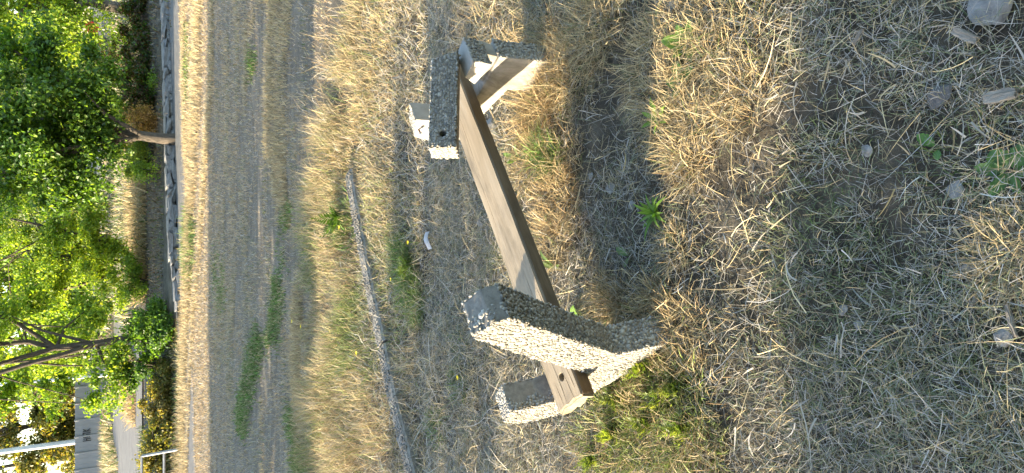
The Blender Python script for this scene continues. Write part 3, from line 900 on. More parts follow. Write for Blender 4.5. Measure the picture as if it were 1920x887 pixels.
shade_bush(2.45, .85, 2.75, 2000, .12); shade_bush(3.0, .5, 2.5, 1800, .12)
for (y, w, h) in [(5.55, 1.6, 3.5), (7.8, 1.4, 3.6), (8.9, 1.5, 3.9), (9.8, 1.1, 3.9)]:
    shade_bush(y, w, h)

shade_bush(6.7, 1.2, 3.9, 1500, .14)
shade_bush(16.5, 1.5, 4.3); shade_bush(17.6, 1.3, 4.3)
# unseen trees added behind the camera to block sky light from that side
for (x, y, h, lab) in [(-5.2, -5.0, 9.0, 'unseen tree added behind the camera to block the sky, on the sunny side'), (-1.6, -6.2, 9.6, 'unseen tree added right behind the camera to block the sky'), (2.2, -5.6, 9.4, 'unseen tree added behind the camera to block the sky, away from the sun'), (5.8, -4.2, 9.0, 'unseen tree added behind and beside the camera to block the sky, away from the sun')]:
    b = np.array([x, y, 0.0])
    tree('sky_block_tree', lab, 'tree', b, [([b - [0, 0, .2], b + [0, 0, 1.4], b + [.1, 0, 2.6], b + [.1, .1, h * .9]], [.2, .17, .14, .05])],
         [(b + [0, 0, h * .62], (2.3, 1.7, h * .38)), (b + [0, 0, h * .25], (2.1, 1.3, h * .22))], 8000, .42, GREEN_D, M_BARK, .8, 'sky-blocking trees added behind the camera', 9)

# ------------------------------------------------------------------ fence, poles, railing, sign, house
FD = 41.5
fl = D(170, 960, FD); fr = D(170, 690, FD)
fz = float(hg(fl[0], FD))
n_pan = 9
px0, px1 = fl[0], fr[0]
pw = (px1 - px0) / n_pan
fence = tag(empty('concrete_fence', (px0, FD - 1.0, fz)), 'grey concrete panel fence with black graffiti beyond the road', 'fence')
def box_me(name, sx, sy, sz, bev=.01):
    bm = bmesh.new(); bmesh.ops.create_cube(bm, size=1)
    for v in bm.verts: v.co = Vector((v.co.x * sx, v.co.y * sy, v.co.z * sz))
    bmesh.ops.bevel(bm, geom=bm.edges[:], offset=bev, segments=1, affect='EDGES')
    return bm_mesh(name, bm)
rib_w = pw / 3
pan_me = box_me('panel', rib_w * .998, .06, 1.42, .004); pan_me.materials.append(M_FENCE)
post_me = box_me('post', .09, .10, 1.45, .012); post_me.materials.append(M_FENCE)
for i in range(n_pan):
    for k in range(3):
        o = bpy.data.objects.new('panel', pan_me); col.objects.link(o); o.parent = fence
        o.location = (pw * i + rib_w * (k + .5), 0.0015 * rng.uniform(-1, 1), .72)
for i in range(n_pan + 1):
    o = bpy.data.objects.new('post', post_me); col.objects.link(o); o.parent = fence
    o.location = (pw * i, -.03, .735)
fence.rotation_euler = (0, 0, math.radians(6))
# graffiti: four ragged letters, strokes of paint
gc = D(163, 809, FD)
def stroke(bmx, a, b, w=.035):
    a = np.array(a); b = np.array(b); d = unit(b - a); n = np.array([-d[1], d[0]])
    q = [a + n * w, b + n * w, b - n * w, a - n * w]
    y0, y1 = -.062, -.054
    lo = [bmx.verts.new((p[0], y0, p[1])) for p in q]; hi = [bmx.verts.new((p[0], y1, p[1])) for p in q]
    bmx.faces.new(lo[::-1]); bmx.faces.new(hi)
    for i in range(4): bmx.faces.new((lo[i], lo[(i + 1) % 4], hi[(i + 1) % 4], hi[i]))
gb = bmesh.new()
ox, oz = gc[0] - px0, gc[2] - fz
for a, b in [((-.30, -.18), (-.30, .18)), ((-.20, -.16), (-.20, .16)), ((-.30, .0), (-.20, .02)),
             ((-.12, -.14), (-.12, .16)), ((-.12, .16), (.12, .17)), ((-.12, .0), (.02, .03)), ((.02, .03), (.0, -.14)), ((0., -.14), (-.12, -.12)),
             ((.09, .17), (.09, -.16)), ((.18, .18), (.17, -.16)), ((.17, .0), (.28, .17)), ((.18, .0), (.29, -.14))]:
    stroke(gb, (ox + a[0], oz + a[1]), (ox + b[0], oz + b[1]), .017)
bmesh.ops.recalc_face_normals(gb, faces=gb.faces[:])
gr = link('graffiti', bm_mesh('graffiti', gb), M_GRAF, fence)
gr['label'] = 'black sprayed graffiti letters'

def pole(name, label, foot, top, r0, r1, mat, extra=None):
    foot = np.array(foot); top = np.array(top)
    t = tag(empty(name, foot), label, 'pole')
    V, F = tube([([foot - [0, 0, .2], foot, (foot + top) / 2, top], [r0, r0, (r0 + r1) / 2, r1])], 12, 0)
    link('shaft', np_mesh('shaft', V - foot, F, None, True), mat, t)
    V, F = tube([([foot + [0, 0, -.05], foot + [0, 0, .0], foot + [0, 0, .35]], [r0 * 1.7, r0 * 1.7, r0 * 1.5])], 12, 0)
    link('sleeve', np_mesh('sleeve', V - foot, F, None, True), mat, t)
    a = np.array([top, top + [0, -.3, .25], top + [0, -1.0, .3]])
    V, F = tube([(a, [r1, r1 * .8, r1 * .7])], 8, 0)
    link('lamp_arm', np_mesh('lamp_arm', V - foot, F, None, True), mat, t)
    me = box_me('lamp_head', .22, .55, .12, .03)
    o = link('lamp_head', me, mat, t); o.location = a[-1] - foot + np.array([0, -.2, 0])
    return t
p1 = D(100, 834, 44.5); pole('lamp_pole', 'thick white lamp pole rising behind the concrete fence', (p1[0], 44.5, fz), (p1[0], 44.5, 8), .16, .12, M_WHITE)
p2 = D(150, 708, 30.5); pole('thin_pole', 'thin white pole behind the forked tree', (p2[0], 30.5, float(hg(p2[0], 30.5))), (p2[0], 30.5, 6), .06, .045, M_WHITE)

# railing
rl = tag(empty('metal_railing', (*G(342, 850)[:2], 0)), 'grey metal handrail frame at the lawn edge beside the bushes', 'railing')
RB = np.array([*G(342, 850)[:2], 0.0])
def rail(name, a, b, r=.026):
    V, F = tube([([a, (np.array(a) + b) / 2, b], [r, r, r])], 8, 0)
    link(name, np_mesh(name, V - RB, F, None, True), M_STEEL, rl)
pA = D(338, 842, 14.3); pB = D(308, 848, 14.45); pC = D(266, 855, 14.6)
rail('top_rail', pA, pC)
rail('rail', pC, D(266, 960, 14.6), .024)
rail('rail', D(308, 848, 14.45), D(308, 960, 14.45), .024)
rail('post', pA, D(338, 960, 14.3), .02)
rail('post', D(266, 935, 14.6), D(345, 935, 14.3), .026)

# red round sign in the leaves
s0 = D(172, 52, 27); sf = np.array([s0[0], 27, float(hg(s0[0], 27))])
sg = tag(empty('round_sign', sf), 'small dark red round sign half hidden in the leaves', 'sign')
V, F = tube([([sf - [0, 0, .1], sf, (sf + s0) / 2, s0 + [0, 0, .2]], [.03] * 4)], 8, 0)
link('pole', np_mesh('pole', V - sf, F, None, True), M_STEEL, sg)
link('disc', bm_mesh('disc', cyl_bm(s0 - sf + np.array([0, -.05, 0]), s0 - sf + np.array([0, -.035, 0]), .2, 24)), M_RED, sg)

# pale house far behind the trees
hx = D(60, 330, 56)
hb = np.array([hx[0], 56, float(hg(hx[0], 56))])
house = tag(empty('house', hb), 'pale house glimpsed through the leaves far behind the lawn', 'house')
def hbox(name, c, s, mat, parent=house, bev=.02):
    o = link(name, box_me(name, *s, bev), mat, parent); o.location = c
    return o
hbox('wall', (0, 2.5, 2.4), (13, 5, 4.8), M_HOUSE)
bm = bmesh.new()
pv = [bm.verts.new(p) for p in ((-6.9, -.4, 4.82), (6.9, -.4, 4.82), (6.9, 5.4, 4.82), (-6.9, 5.4, 4.82), (-6.9, 2.5, 6.9), (6.9, 2.5, 6.9))]
for q in ((0, 1, 5, 4), (2, 3, 4, 5), (0, 4, 3), (1, 2, 5), (3, 2, 1, 0)): bm.faces.new([pv[i] for i in q])
link('roof', bm_mesh('roof', bm), M_TILE, house)
for i in range(5):
    for z in (1.3, 3.5):
        w = hbox('window', (-5 + 2.5 * i, -.02, z), (1.2, .12, 1.3), M_WHITE, house, .01)
        hbox('pane', (0, -.055, 0), (1.0, .03, 1.1), M_GLASS, w, .004)

# ------------------------------------------------------------------ grass
def blades(P, az, el, ln, wd, curl, cols, segs=3, twist=None, bend=None):
    n = len(P)
    twist = rng.uniform(-1.2, 1.2, n) if twist is None else twist
    bend = rng.normal(0, .35, n) if bend is None else bend
    pts = [P]
    e = el.copy(); a = az.copy(); p = P.copy()
    ax = []
    for k in range(segs):
        d = np.stack([np.cos(a) * np.cos(e), np.sin(a) * np.cos(e), np.sin(e)], -1)
        p = p + d * (ln / segs)[:, None]
        pts.append(p); ax.append(a.copy())
        e = e - curl / segs; a = a + bend
    ax.append(a)
    V = []
    for k in range(segs):
        aa = ax[k]
        w = np.stack([-np.sin(aa) * np.cos(twist), np.cos(aa) * np.cos(twist), np.sin(twist)], -1)
        ww = (wd * (1 - .75 * (k / segs) ** 2))[:, None] * .5
        V += [pts[k] - w * ww, pts[k] + w * ww]
    V.append(pts[segs])
    K = 2 * segs + 1
    V = np.stack(V, 1).reshape(-1, 3)
    f = []
    for k in range(segs - 1):
        b = 2 * k
        f += [(b, b + 1, b + 3), (b, b + 3, b + 2)]
    f.append((2 * segs - 2, 2 * segs - 1, 2 * segs))
    F = (np.array(f)[None] + (np.arange(n) * K)[:, None, None]).reshape(-1, 3)
    return V, F, np.repeat(cols, K, 0)

class Heap:
    def __init__(s): s.V, s.F, s.C, s.o = [], [], [], 0
    def add(s, t):
        V, F, C = t
        s.V.append(V); s.F.append(F + s.o); s.C.append(C); s.o += len(V)
    def build(s, name, label, mat=M_STRAW, cat='grass'):
        o = link(name, np_mesh(name, np.concatenate(s.V), np.concatenate(s.F), np.concatenate(s.C)), mat)
        return tag(o, label, cat, None, 'stuff')

STRAW = np.array([[.46, .36, .19], [.40, .315, .17], [.53, .43, .24], [.34, .27, .155], [.43, .355, .22], [.30, .235, .135], [.58, .48, .28]])
GREY = np.array([[.345, .32, .275], [.415, .39, .34], [.265, .245, .208], [.485, .46, .41], [.18, .165, .138], [.365, .34, .30]])
GRN = np.array([[.10, .15, .035], [.14, .19, .05], [.08, .13, .03], [.18, .22, .07]])
GRNB = np.array([[.12, .24, .035], [.10, .20, .03], [.16, .28, .05], [.08, .17, .025]])
GRNY = np.array([[.22, .28, .06], [.26, .31, .08], [.17, .24, .05], [.30, .32, .10]])
GGREY = np.array([[.20, .23, .12], [.25, .27, .16], [.16, .19, .10]])
ORANGE = np.array([[.50, .36, .18], [.43, .30, .15], [.56, .43, .23], [.36, .24, .12]])

def pick(pals, wts, n):
    wts = np.array(wts, float) / sum(wts)
    which = rng.choice(len(pals), n, p=wts)
    out = np.zeros((n, 3))
    for i, p in enumerate(pals):
        k = which == i
        out[k] = p[rng.randint(0, len(p), k.sum())]
    return out * rng.uniform(.72, 1.25, (n, 1))

def region(n, x0, x1, y0, y1, wedge=True, margin=.5):
    """random ground points inside the widening view wedge"""
    y = rng.uniform(y0, y1, int(n * 1.0))
    if wedge:
        half = .46 * y + margin
        x = rng.uniform(-1, 1, len(y)) * half
        keep = rng.uniform(0, 1, len(y)) < half / (.46 * y1 + margin)
        x, y = x[keep], y[keep]
    else:
        x = rng.uniform(x0, x1, len(y))
    return x, y

_fk = rng.uniform(-1, 1, (14, 2)); _fp = rng.uniform(0, 6.28, 14); _fw = np.concatenate([rng.uniform(1.5, 4, 5), rng.uniform(5, 11, 5), rng.uniform(12, 25, 4)])
def patch(x, y, seed=0, sc=1.0):
    s = 0
    for i in range(14):
        n = _fk[i] / np.hypot(*_fk[i])
        s = s + np.sin((x * n[0] + y * n[1]) * _fw[i] * sc + _fp[i] + seed * 1.7 * (i + 1)) / _fw[i] ** .35
    return s / 3.2

def ground_pts(x, y, dz=0.0):
    return np.stack([x, y, hg(x, y) + dz], -1)

# footprints of things standing on the ground, kept a little clear of long grass
def clear_of(x, y):
    q = np.stack([x, y], -1) - BC[:2]
    l = q @ BL[:2]; s = q @ BN[:2]
    return ~(((l > NL0) & (l < NL1) & (s > .03) & (s < .235)) | ((l > FL0) & (l < FL1) & (s > .14) & (s < .275)))

# 1. thatch: dead straw lying flat, everywhere close by
th = Heap()
x, y = region(260000, 0, 0, .35, 3.2)
k = (patch(x, y, 1) + .5 * patch(x * 3, y * 3, 61) + rng.normal(0, .45, len(x)) > -.30) & clear_of(x, y)
x, y = x[k], y[k]
n = len(x)
P = ground_pts(x, y, rng.uniform(-.004, .03, n) ** 1.0)
gmix = patch(x, y, 3)
c = pick([GREY, STRAW, GGREY], [5, 2.2, 1.6], n) * (1 + .22 * patch(x * .8, y * .8, 67) + .16 * patch(x * 3, y * 3, 71))[:, None]
th.add(blades(P, rng.uniform(0, 6.28, n), rng.normal(.08, .2, n), rng.gamma(4, .0105, n) + .010, rng.uniform(.0007, .0019, n), rng.normal(.12, .3, n), c, 2, None, rng.normal(0, .22, n)))
# a few long pale stalks across the top
x, y = region(800, 0, 0, .4, 3.4); k = clear_of(x, y); x, y = x[k], y[k]; n = len(x)
th.add(blades(ground_pts(x, y, rng.uniform(.012, .05, n)), rng.uniform(0, 6.28, n), rng.normal(.06, .12, n), rng.uniform(.07, .22, n), rng.uniform(.0014, .0028, n), rng.normal(.1, .3, n), pick([STRAW, GREY], [3, 2], n) * 1.15, 4, None, rng.normal(0, .16, n)))
x, y = region(700, 0, 0, .4, 2.6); k = clear_of(x, y); x, y = x[k], y[k]; n = len(x)
th.add(blades(ground_pts(x, y, rng.uniform(.01, .04, n)), rng.uniform(0, 6.28, n), rng.normal(.1, .25, n), rng.uniform(.03, .09, n), rng.uniform(.0025, .0050, n), rng.normal(.2, .4, n), pick([GREY, STRAW], [3, 2], n) * 1.15, 4, None, rng.normal(0, .15, n)))
th.build('fallen_straw', 'tangled grey dead straw covering the shaded ground in the foreground', M_STRAW)

# 2. standing short dry and green-grey blades close by
sh = Heap()
x, y = region(46000, 0, 0, .35, 3.4)
k = (patch(x, y, 5) + rng.normal(0, .35, len(x)) > .0) & clear_of(x, y); x, y = x[k], y[k]; n = len(x)
gr_ = (patch(x, y, 8, .6) > .15)
c = np.where(gr_[:, None], pick([GGREY, GRN, GREY, STRAW], [4, 1.2, 3, 2], n), pick([GREY, STRAW, GGREY], [4, 4, 1.2], n))
sh.add(blades(ground_pts(x, y, -.004), rng.uniform(0, 6.28, n), rng.uniform(.35, 1.35, n), rng.gamma(5, .010, n) + .012, rng.uniform(.0010, .0024, n), rng.uniform(.1, 1.2, n), c, 3, None, rng.normal(0, .18, n)))
sh.build('short_grass', 'short dry and grey green grass blades in the foreground', M_STRAW)

# 3. taller sunlit tufts around the bench (photo places them at these spots)
tf = Heap()
def tuft(px, py, n, h, spread, pals, wts, lean=(0, 0), el=(.5, 1.4), curl=(.4, 1.6), wd=(.0011, .0026), z=0.0, heap=None):
    g = G(px, py, z)
    r = spread * np.sqrt(rng.uniform(0, 1, n)); a = rng.uniform(0, 6.28, n)
    x = g[0] + r * np.cos(a); y = g[1] + r * np.sin(a)
    k = clear_of(x, y); x, y, a = x[k], y[k], a[k]; n = len(x)
    if n == 0: return
    az = np.where(rng.uniform(size=n) < .6, a, rng.uniform(0, 6.28, n)) + rng.normal(0, .4, n)
    (heap or tf).add(blades(ground_pts(x, y, -.005), az, rng.uniform(*el, n), h * rng.uniform(.45, 1.2, n), rng.uniform(*wd, n), rng.uniform(*curl, n), pick(pals, wts, n), 3, None, rng.normal(0, .25, n)))
for (px, py, n, h, sp) in [(1010, 210, 620, .15, .13), (1040, 160, 500, .14, .12), (1000, 300, 420, .13, .12), (1050, 380, 560, .11, .13), (1040, 450, 420, .09, .11), (1065, 300, 300, .1, .1),
                           (1150, 560, 420, .10, .07), (1180, 580, 260, .09, .08), (1240, 600, 420, .11, .1), (1300, 620, 420, .1, .1), (960, 120, 300, .13, .12), (900, 60, 520, .12, .2), (1010, 60, 420, .12, .16)]:
    tuft(px, py, n, h, sp, [ORANGE, STRAW, GRN], [5, 4, .5])
for (px, py, n, h, sp) in [(1110, 60, 700, .13, .14), (1090, 130, 420, .12, .12), (1140, 30, 420, .12, .12), (1230, 120, 600, .11, .13), (1250, 200, 450, .1, .12), (1290, 250, 500, .11, .11), (1330, 150, 650, .1, .14), (1360, 60, 700, .1, .16), (1390, 180, 500, .1, .11),
                           (1330, 20, 500, .12, .15), (1260, 40, 420, .1, .12), (1270, 465, 300, .08, .06), (1290, 310, 320, .10, .07)]:
    tuft(px, py, n, h, sp, [STRAW, ORANGE, GRN], [6, 2.2, .5])
for (px, py, n, h, sp) in [(1300, 760, 600, .10, .16), (1200, 830, 700, .10, .18), (1130, 850, 500, .09, .14), (1310, 850, 500, .09, .13), (1240, 720, 420, .09, .12)]:
    tuft(px, py, n, h, sp, [STRAW, ORANGE, GRN], [5, 2, 1.6])
for (px, py, n, h, sp) in [(1890, 470, 420, .07, .07), (1870, 520, 250, .06, .06), (1900, 440, 250, .06, .06), (1870, 810, 300, .07, .06)]:
    tuft(px, py, n, h, sp, [STRAW, GREY, GGREY], [6, 2, 2])
for (s_, l_, n, h, sp) in [(.24, -.62, 260, .10, .07), (.12, -.70, 220, .09, .07), (.02, -.64, 200, .09, .07), (.2, -.72, 160, .09, .05), (.24, -.53, 200, .09, .06), (.30, .50, 340, .13, .08), (.30, .60, 300, .13, .08), (.2, .44, 320, .12, .07), (.10, .48, 260, .12, .08), (.25, .44, 220, .12, .06)]:
    q = P3(s_, 0, l_); d_ = q - np.array([0, 0, CAM_H]); dz_ = d_ @ f_
    tuft(CX - FPX * (d_ @ u_) / dz_, CY - FPX * (d_ @ r_) / dz_, n, h, sp, [ORANGE, STRAW, GRN], [4, 4, 1.2 if l_ < 0 else .3])
# behind the bench, grey-tan tufts
for _ in range(150):
    px, py = rng.uniform(760, 1000), rng.uniform(-60, 940)
    tuft(px, py, 60, rng.uniform(.05, .10), .10, [GREY, STRAW, GGREY, GRN], [4, 5, 1.2, .5])
for _ in range(90):
    px, py = rng.uniform(1300, 1950), rng.uniform(-60, 940)
    tuft(px, py, 70, rng.uniform(.025, .06), rng.uniform(.02, .07), [GREY * 1.12, STRAW, GGREY * 1.1], [4, 2, 3.4])
tf.build('dry_tufts', 'tan dry grass tufts standing in sun around the bench', M_STRAW)

# 4. green clumps close by
gt = Heap()
for (px, py, n, h, sp) in [(1230, 780, 900, .085, .17), (1160, 820, 800, .085, .16), (1280, 730, 500, .08, .12), (1180, 740, 500, .08, .1), (1310, 830, 400, .08, .12)]:
    tuft(px, py, n, h, sp, [GRNY, GRN, STRAW], [4, 2, 1], heap=gt, wd=(.0018, .0042))
for (px, py, n, h, sp) in [(1040, 290, 420, .10, .055), (1020, 275, 200, .10, .05), (1015, 300, 120, .12, .03), (930, 480, 120, .05, .05)]:
    tuft(px, py, n, h, sp, [GRNB, GRN], [3, 2], heap=gt)
for (px, py, n, h, sp) in [(775, 530, 1000, .10, .11), (762, 480, 700, .10, .10), (790, 570, 550, .09, .10), (870, 720, 260, .06, .08), (830, 800, 300, .06, .1), (865, 640, 160, .05, .07), (900, 560, 120, .05, .05)]:
    tuft(px, py, n, h, sp, [GRN, GGREY, GRNB], [3, 1, 2], heap=gt, wd=(.002, .0045))
for (px, py, n, h, sp) in [(1550, 520, 500, .05, .16), (1650, 600, 500, .05, .18), (1500, 450, 350, .05, .13), (1750, 650, 420, .05, .16), (1600, 780, 420, .05, .16), (1560, 300, 300, .05, .12), (1800, 300, 260, .05, .1), (1850, 750, 300, .05, .1), (1480, 700, 240, .05, .12)]:
    tuft(px, py, n, h, sp, [GGREY, GRN], [4, 1.6], heap=gt)
gt.build('green_grass', 'patches of green grass blades among the straw near the bench', M_STRAW)

# 5. tall yellow dry grass between bench and mown lawn
tg = Heap()
x, y = region(145000, 0, 0, 3.3, 5.9, True, .6)
edge = 5.5 - 1.2 * smooth(.35, 1.7, x) + .40 * patch(x * 1.6, y * .3, 11) + np.where(rng.uniform(size=len(x)) < .10, rng.uniform(0, .7, len(x)), 0)
k = (y < edge) & (rng.uniform(size=len(x)) < .55 + .45 * smooth(3.3, 3.9, y)) & (patch(x * 1.3, y * 1.3, 53) + rng.normal(0, .25, len(x)) > -.42)
x, y = x[k], y[k]
# keep the kerb visible
kd = np.full(len(x), 9.0)
for i in range(len(kc) - 1):
    A, B = kc[i], kc[i + 1]; d = B - A
    t = np.clip(((x - A[0]) * d[0] + (y - A[1]) * d[1]) / (d @ d), 0, 1)
    kd = np.minimum(kd, np.hypot(x - A[0] - d[0] * t, y - A[1] - d[1] * t))
k = (kd > .042 + .03 * patch(x * 3, y * 3, 59)); x, y, kd = x[k], y[k], kd[k]; n = len(x)
hh = (.05 + .085 * smooth(.05, .5, kd) * smooth(3.4, 4.4, y)) * (1 + .5 * patch(x, y, 13))
grn = smooth(-.1, .5, patch(x, y, 17, .7)) * smooth(.6, -.4, x)
c = np.where((rng.uniform(size=n) < .15 + .55 * grn)[:, None], pick([GRN, GRNY, GGREY], [2, 5, 1], n), pick([STRAW, ORANGE, GREY], [6, 2.6, .8], n))
tg.add(blades(ground_pts(x, y, -.005), rng.uniform(0, 6.28, n), rng.uniform(.55, 1.5, n), np.maximum(.03, hh * rng.uniform(.5, 1.5, n)), rng.uniform(.0020, .0044, n), rng.uniform(.1, 1.3, n), c, 2))
tg.build('tall_dry_grass', 'band of taller yellow dry grass in sun behind the kerb', M_STRAW)

# 6. lower growth between bench and the tall band
mg = Heap()
x, y = region(36000, 0, 0, 2.3, 4.2, True, .6)
k = clear_of(x, y); x, y = x[k], y[k]; n = len(x)
mg.add(blades(ground_pts(x, y, rng.uniform(-.004, .012, n)), rng.uniform(0, 6.28, n), rng.uniform(.05, .9, n), rng.gamma(5, .012, n) + .02, rng.uniform(.0018, .0038, n), rng.uniform(-.2, 1.0, n), pick([GREY, STRAW, GGREY], [5, 4, 1], n), 2))
mg.build('matted_grass', 'matted grey tan grass on the ground behind the bench', M_STRAW)

# 7. mown dry lawn beyond
ml = Heap()
x, y = region(290000, 0, 0, 4.9, 14.6, True, .9)
k = y < wall_y(x) - 1.55 + .1 * np.sin(x * 5)
x, y = x[k], y[k]; n = len(x)
strip_ = patch(x * .25, y * 1.3, 23) * .7 + patch(x * 2, y * 4, 29) * .5
thin = rng.uniform(size=n) < .72 + .45 * strip_
x, y, strip_ = x[thin], y[thin], strip_[thin]; n = len(x)
c = np.where((rng.uniform(size=n) < .5 + .5 * strip_)[:, None], pick([STRAW, GREY, ORANGE], [4, 3, 1], n) * np.array([1.10, 1.02, .95]), pick([GREY, STRAW, GGREY, ORANGE * .7], [4, 2, 1.2, 1], n) * np.array([1.06, .98, .90]))
hl_ = (.040 + .02 * np.clip(strip_, -1, 1)) * rng.uniform(.6, 1.5, n)
sc_ = 1 + (y - 5) * .10
ml.add(blades(ground_pts(x, y, -.003), rng.uniform(0, 6.28, n), rng.uniform(.3, 1.4, n), hl_ * (.8 + .25 * sc_), .0037 * sc_ * rng.uniform(.5, 1.3, n), rng.uniform(0, 1, n), c, 2))
# longer tan strips the mower left
def tan_strip(pts, w, n, h, wd=(.006, .012)):
    pts = np.array([G(*p)[:2] for p in pts])
    seg = rng.randint(0, len(pts) - 1, n); t = rng.uniform(size=n)
    q = pts[seg] + (pts[seg + 1] - pts[seg]) * t[:, None]
    q = q + np.stack([rng.normal(0, .1, n), rng.uniform(-.5, .5, n) * w * (1 + .5 * patch(q[:, 0], q[:, 1] * 0, 31))], -1)
    k = rng.uniform(size=n) < .8 + .5 * patch(q[:, 0], q[:, 1] * 2, 37); q = q[k]; n = len(q)
    ml.add(blades(ground_pts(q[:, 0], q[:, 1], -.003), rng.uniform(0, 6.28, n), rng.uniform(.7, 1.5, n), h * rng.uniform(.6, 1.3, n), rng.uniform(*wd, n), rng.uniform(0, .9, n), pick([STRAW, ORANGE], [5, 1], n), 2))
tan_strip([(376, -80), (372, 150), (362, 300), (357, 450), (350, 600), (345, 750), (342, 960)], 1.0, 15000, .13)
tan_strip([(401, -80), (398, 150), (387, 300), (378, 450), (364, 600), (356, 750), (350, 960)], .28, 5500, .09)
tan_strip([(346, -80), (346, 150), (350, 300)], .45, 3000, .08)
tan_strip([(530, -80), (525, 100), (520, 250), (528, 380)], .75, 8000, .07, (.004, .008))
for _ in range(26):
    yy = rng.uniform(5.6, 11); xa = rng.uniform(-3.5, 2.5); ln_ = rng.uniform(.5, 2.2)
    nn = int(ln_ * rng.uniform(260, 520))
    xq = xa + ln_ * rng.uniform(size=nn); yq = yy + rng.normal(0, .05 + .05 * rng.uniform(), nn) + .05 * np.sin(xq * 3)
    ml.add(blades(ground_pts(xq, yq, -.003), rng.uniform(0, 6.28, nn), rng.uniform(.5, 1.5, nn), rng.uniform(.03, .075, nn), rng.uniform(.003, .007, nn), rng.uniform(0, .9, nn), pick([STRAW, ORANGE, GREY, GRN], [4, 1, 2, 1], nn), 2))
tan_strip([(512, -40), (465, 60), (463, 180)], .12, 1200, .06, (.004, .008))
tan_strip([(560, 560), (556, 700), (566, 900)], .28, 5000, .07, (.004, .007))
ml.build('mown_lawn', 'shaded mown dry lawn with lighter strips reaching to the path', M_STRAW)

# 8. green strips in the lawn
gl = Heap()
def green_strip(pts, w, n, h):
    pts = [G(*p)[:2] for p in pts]
    seg = rng.randint(0, len(pts) - 1, n); t = rng.uniform(size=n)
    A = np.array(pts)[seg]; B = np.array(pts)[seg + 1]
    q = A + (B - A) * t[:, None] + np.stack([rng.normal(0, w * .5, n), rng.normal(0, w, n)], -1)
    k = patch(q[:, 0] * 2, q[:, 1] * 2, 41) + rng.normal(0, .3, n) > -.1
    q = q[k]; n = len(q)
    gl.add(blades(ground_pts(q[:, 0], q[:, 1], -.003), rng.uniform(0, 6.28, n), rng.uniform(.6, 1.5, n), h * rng.uniform(.5, 1.2, n), rng.uniform(.006, .011, n) * (.6 + .06 * q[:, 1]), rng.uniform(.1, 1.0, n), pick([GRNB, GRN, STRAW], [3, 4, 2], n) * .98, 2))
green_strip([(542, 395), (530, 470), (520, 540), (512, 600), (505, 640)], .14, 8200, .055)
green_strip([(486, 625), (470, 700), (458, 770), (455, 800)], .17, 6500, .055)
green_strip([(358, 410), (356, 455), (354, 500)], .35, 3200, .16)
green_strip([(408, 490), (412, 530), (414, 570)], .25, 2600, .05)
green_strip([(548, 765), (552, 815)], .12, 2200, .09)
green_strip([(560, 850), (565, 890)], .12, 1500, .09)
green_strip([(470, 100), (475, 135)], .12, 900, .06)
green_strip([(355, 120), (348, 60), (352, 230)], .25, 1800, .08)
green_strip([(655, 380), (645, 420), (650, 445)], .12, 900, .10)
gl.build('green_strips', 'fresh green grass strips running across the mown lawn', M_STRAW)

# 9. dry tall grass on the bank beyond the wall and beside the road
bk = Heap()
def bank(x0, x1, y0, y1, n, h, pals, wts, wd=(.012, .024)):
    n = int(n * .6); wd = (wd[0] * 1.2, wd[1] * 1.3)
    x = rng.uniform(x0, x1, n); y = rng.uniform(y0, y1, n)
    k = patch(x, y, 47) + rng.normal(0, .5, n) > -.6; x, y = x[k], y[k]; n = len(x)
    bk.add(blades(ground_pts(x, y, -.01), rng.uniform(0, 6.28, n), rng.uniform(.6, 1.5, n), h * rng.uniform(.5, 1.3, n), rng.uniform(*wd, n), rng.uniform(.1, 1.2, n), pick(pals, wts, n), 2))
bank(-1.6, 3.6, 18.4, 21.5, 14000, .42, [STRAW, ORANGE, GRN], [6, 2, .6])
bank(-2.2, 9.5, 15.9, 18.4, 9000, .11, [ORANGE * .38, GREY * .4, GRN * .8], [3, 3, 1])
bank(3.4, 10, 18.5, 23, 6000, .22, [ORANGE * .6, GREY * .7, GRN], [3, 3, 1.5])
bank(-3, 15, 22.5, 34, 16000, .4, [GRN, STRAW, GREY * .8], [3, 2, 2], (.02, .04))
bank(-5.2, -3.3, 21, 25, 5500, .4, [STRAW, ORANGE], [5, 3])
bank(-14, -8.5, 30, 41, 9000, .5, [STRAW, GRN, ORANGE], [4, 2, 1], (.02, .04))
bank(-10, 10, 34, 60, 9000, .4, [STRAW, GRN, GREY], [2, 3, 1], (.03, .06))
bank(-8, -1.8, 14.2, 15.6, 6500, .12, [STRAW, GRN, OLIVE], [3, 2, 2])
bank(-8, -4.6, 17.4, 18.9, 3500, .2, [GRN, STRAW, GRNB], [3, 3, 1])
bk.build('bank_grass', 'dry tall grass on the bank beyond the stone wall', M_STRAW)

# ------------------------------------------------------------------ leafy weeds with separate leaves
def leaf_mesh(length, width, droop, serr=0.0, seg=8, cols=GRNB, fold=.25, wave=.0):
    V, F = [], []
    for i in range(seg + 1):
        t = i / seg
        w = width * math.sin(math.pi * min(1, t * .93 + .05)) ** .8 * .5
        if serr: w *= 1 + serr * (1 if i % 2 else -1)
        if i == seg: w = .0004
        x = length * t * (1 - .15 * droop * t); z = length * (.35 * t - droop * t * t) + wave * math.sin(t * 9) * length
        V += [(x, -w, z + fold * w), (x, 0, z), (x, w, z + fold * w)]
    for i in range(seg):
        a = 3 * i
        F += [(a, a + 3, a + 4, a + 1), (a + 1, a + 4, a + 5, a + 2)]
    c = cols[rng.randint(len(cols))] * rng.uniform(.8, 1.2)
    C = np.repeat(c[None], len(V), 0)
    C[1::3] = C[1::3] * 1.35 + .02
    me = np_mesh('leaf', np.array(V), np.array(F), C, True)
    me.materials.append(M_LEAF)
    return me

